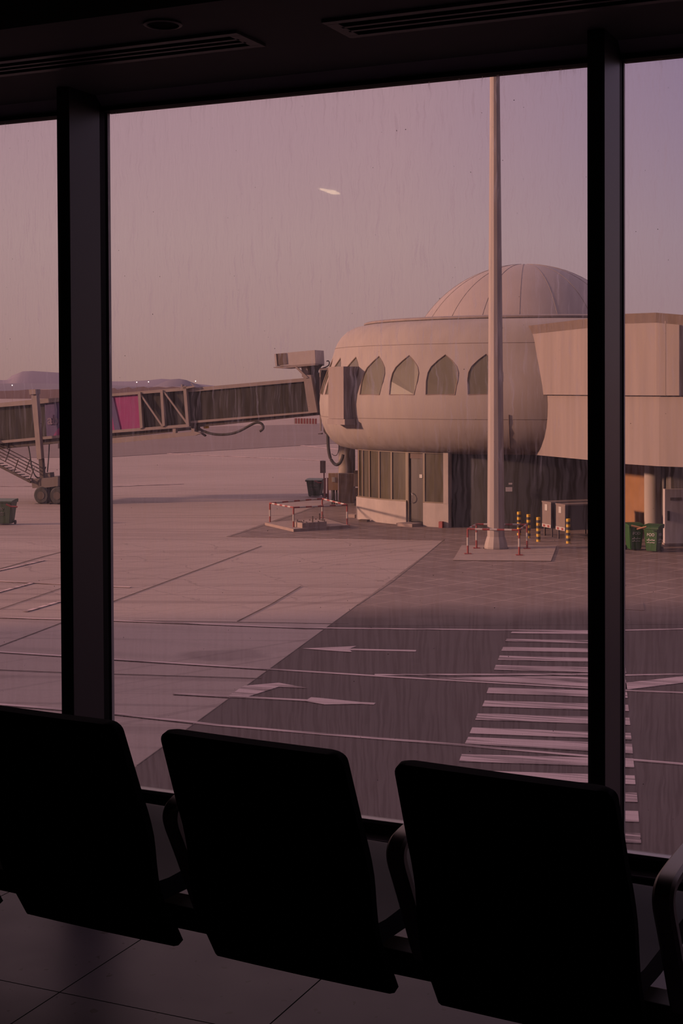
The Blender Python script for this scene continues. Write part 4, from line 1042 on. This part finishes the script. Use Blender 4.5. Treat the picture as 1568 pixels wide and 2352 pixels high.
hose('thin_cable', '', [(746, 1045), (752, 1049), (758, 1047), (762, 1035), (765, 1012)], 1.3, .018, parent=jb)

# ================================================================== SUPPORT COLUMN AND CABINETS
sc = root('support_column', 'round concrete column under the left end of the round building', 'column', (.28, 78.7, G), 0, world=True)
obj('shaft', cyl(B(), (.28, 78.7, G), .46, H - 2.6 - G, 28), 'column_grey', sc, True)
def ybox(name, x0, y0, x1, y1, Y, dep, m_, parent=None, label=None, cat=None, bev=.01):
    a, b_ = atY(x0, y1, Y), atY(x1, y0, Y); o = obj(name, box(B(), (a.x, Y, a.z), (b_.x, Y + dep, b_.z), bev=bev), m_, parent)
    if label: o['label'] = label; o['category'] = cat
    return o
gz = lambda Y: 0
e = root('switch_cabinet', 'tan electrical box on cables, left of the dark cabinet at the column', 'electrical box', gp(765, 1152), 0, world=True)
ybox('box', 754, 1087, 776, 1126, 78.0, .4, 'cabinet_tan', e); ybox('label_plate', 762, 1096, 769, 1107, 77.97, .03, 'white_print', e)
for x in (762, 767, 773):
    a = atY(x, 1126, 78.1); obj('conduit', cyl(B(), (a.x, 78.15, G), .045, a.z - G, 8), 'rubber', e)
bm = B(); pts = [atY(x, y, 78.0) for x, y in ((764, 1126), (763.5, 1138), (766, 1148), (771, 1152), (777, 1151))]; tube(bm, pts, .04, 6); obj('cable', bm, 'rubber', e)
e = root('equipment_cabinet', 'large dark brown cabinet wrapped round the foot of the concrete column', 'cabinet', (.15, 77.6, G), 0, world=True)
a, b_ = atY(777, 1120, 77.4), atY(812, 1088, 77.4)
bm = B(); box(bm, (a.x, 77.4, G), (b_.x, 78.15, b_.z), bev=.02); obj('body', bm, 'equipment_dark', e)
bm = B(); box(bm, (a.x - .02, 77.3, G), (b_.x + .02, 78.2, G + .12)); obj('plinth', bm, 'column_grey', e)
e = root('side_cabinet', 'small grey cabinet between the column and the curved glass wall', 'cabinet', (.95, 77.2, G), 0, world=True)
ybox('box', 812.5, 1088, 824, 1118, 77.0, .4, 'cart_grey', e); ybox('fitting', 813, 1081, 824, 1088, 77.0, .3, 'equipment_dark', e); ybox('lower_unit', 813, 1121, 824, 1150, 77.1, .3, 'equipment_dark', e)
a = atY(818, 1150, 77.1); obj('stand', box(B(), (a.x - .1, 77.1, G), (a.x + .1, 77.4, a.z + .1)), 'equipment_dark', e)
e = root('control_panel', 'narrow grey control panel on a red and grey post left of the tan box', 'control panel', gp(743.5, 1146), 0, world=True)
Yp = gp(743.5, 1146).y; ybox('panel', 735, 1058.5, 747.5, 1086.5, Yp, .25, 'bridge_steel', e)
ybox('upper_post', 742.5, 1086, 745.5, 1103, Yp + .05, .1, 'red_paint', e); ybox('lower_post', 742, 1103, 746, 1146, Yp + .05, .1, 'mast', e)
e = root('guard_frame', 'dark red pipe frame between the control panel post and the tan box', 'guard', gp(749, 1147), 0, world=True)
Yp = gp(749, 1147).y
bm = B(); P4 = [atY(*q, Yp) for q in ((746, 1147), (746, 1098.5), (753, 1097.5), (753, 1147))]; tube(bm, P4, .05, 6); obj('frame', bm, 'red_paint', e)
ybox('valve', 747, 1134, 753, 1142, Yp, .2, 'equipment_dark', e)
bm = B(); cyl(bm, (gp(790, 1149).x, 76.7, G), .16, .02, 12)
bm.free()
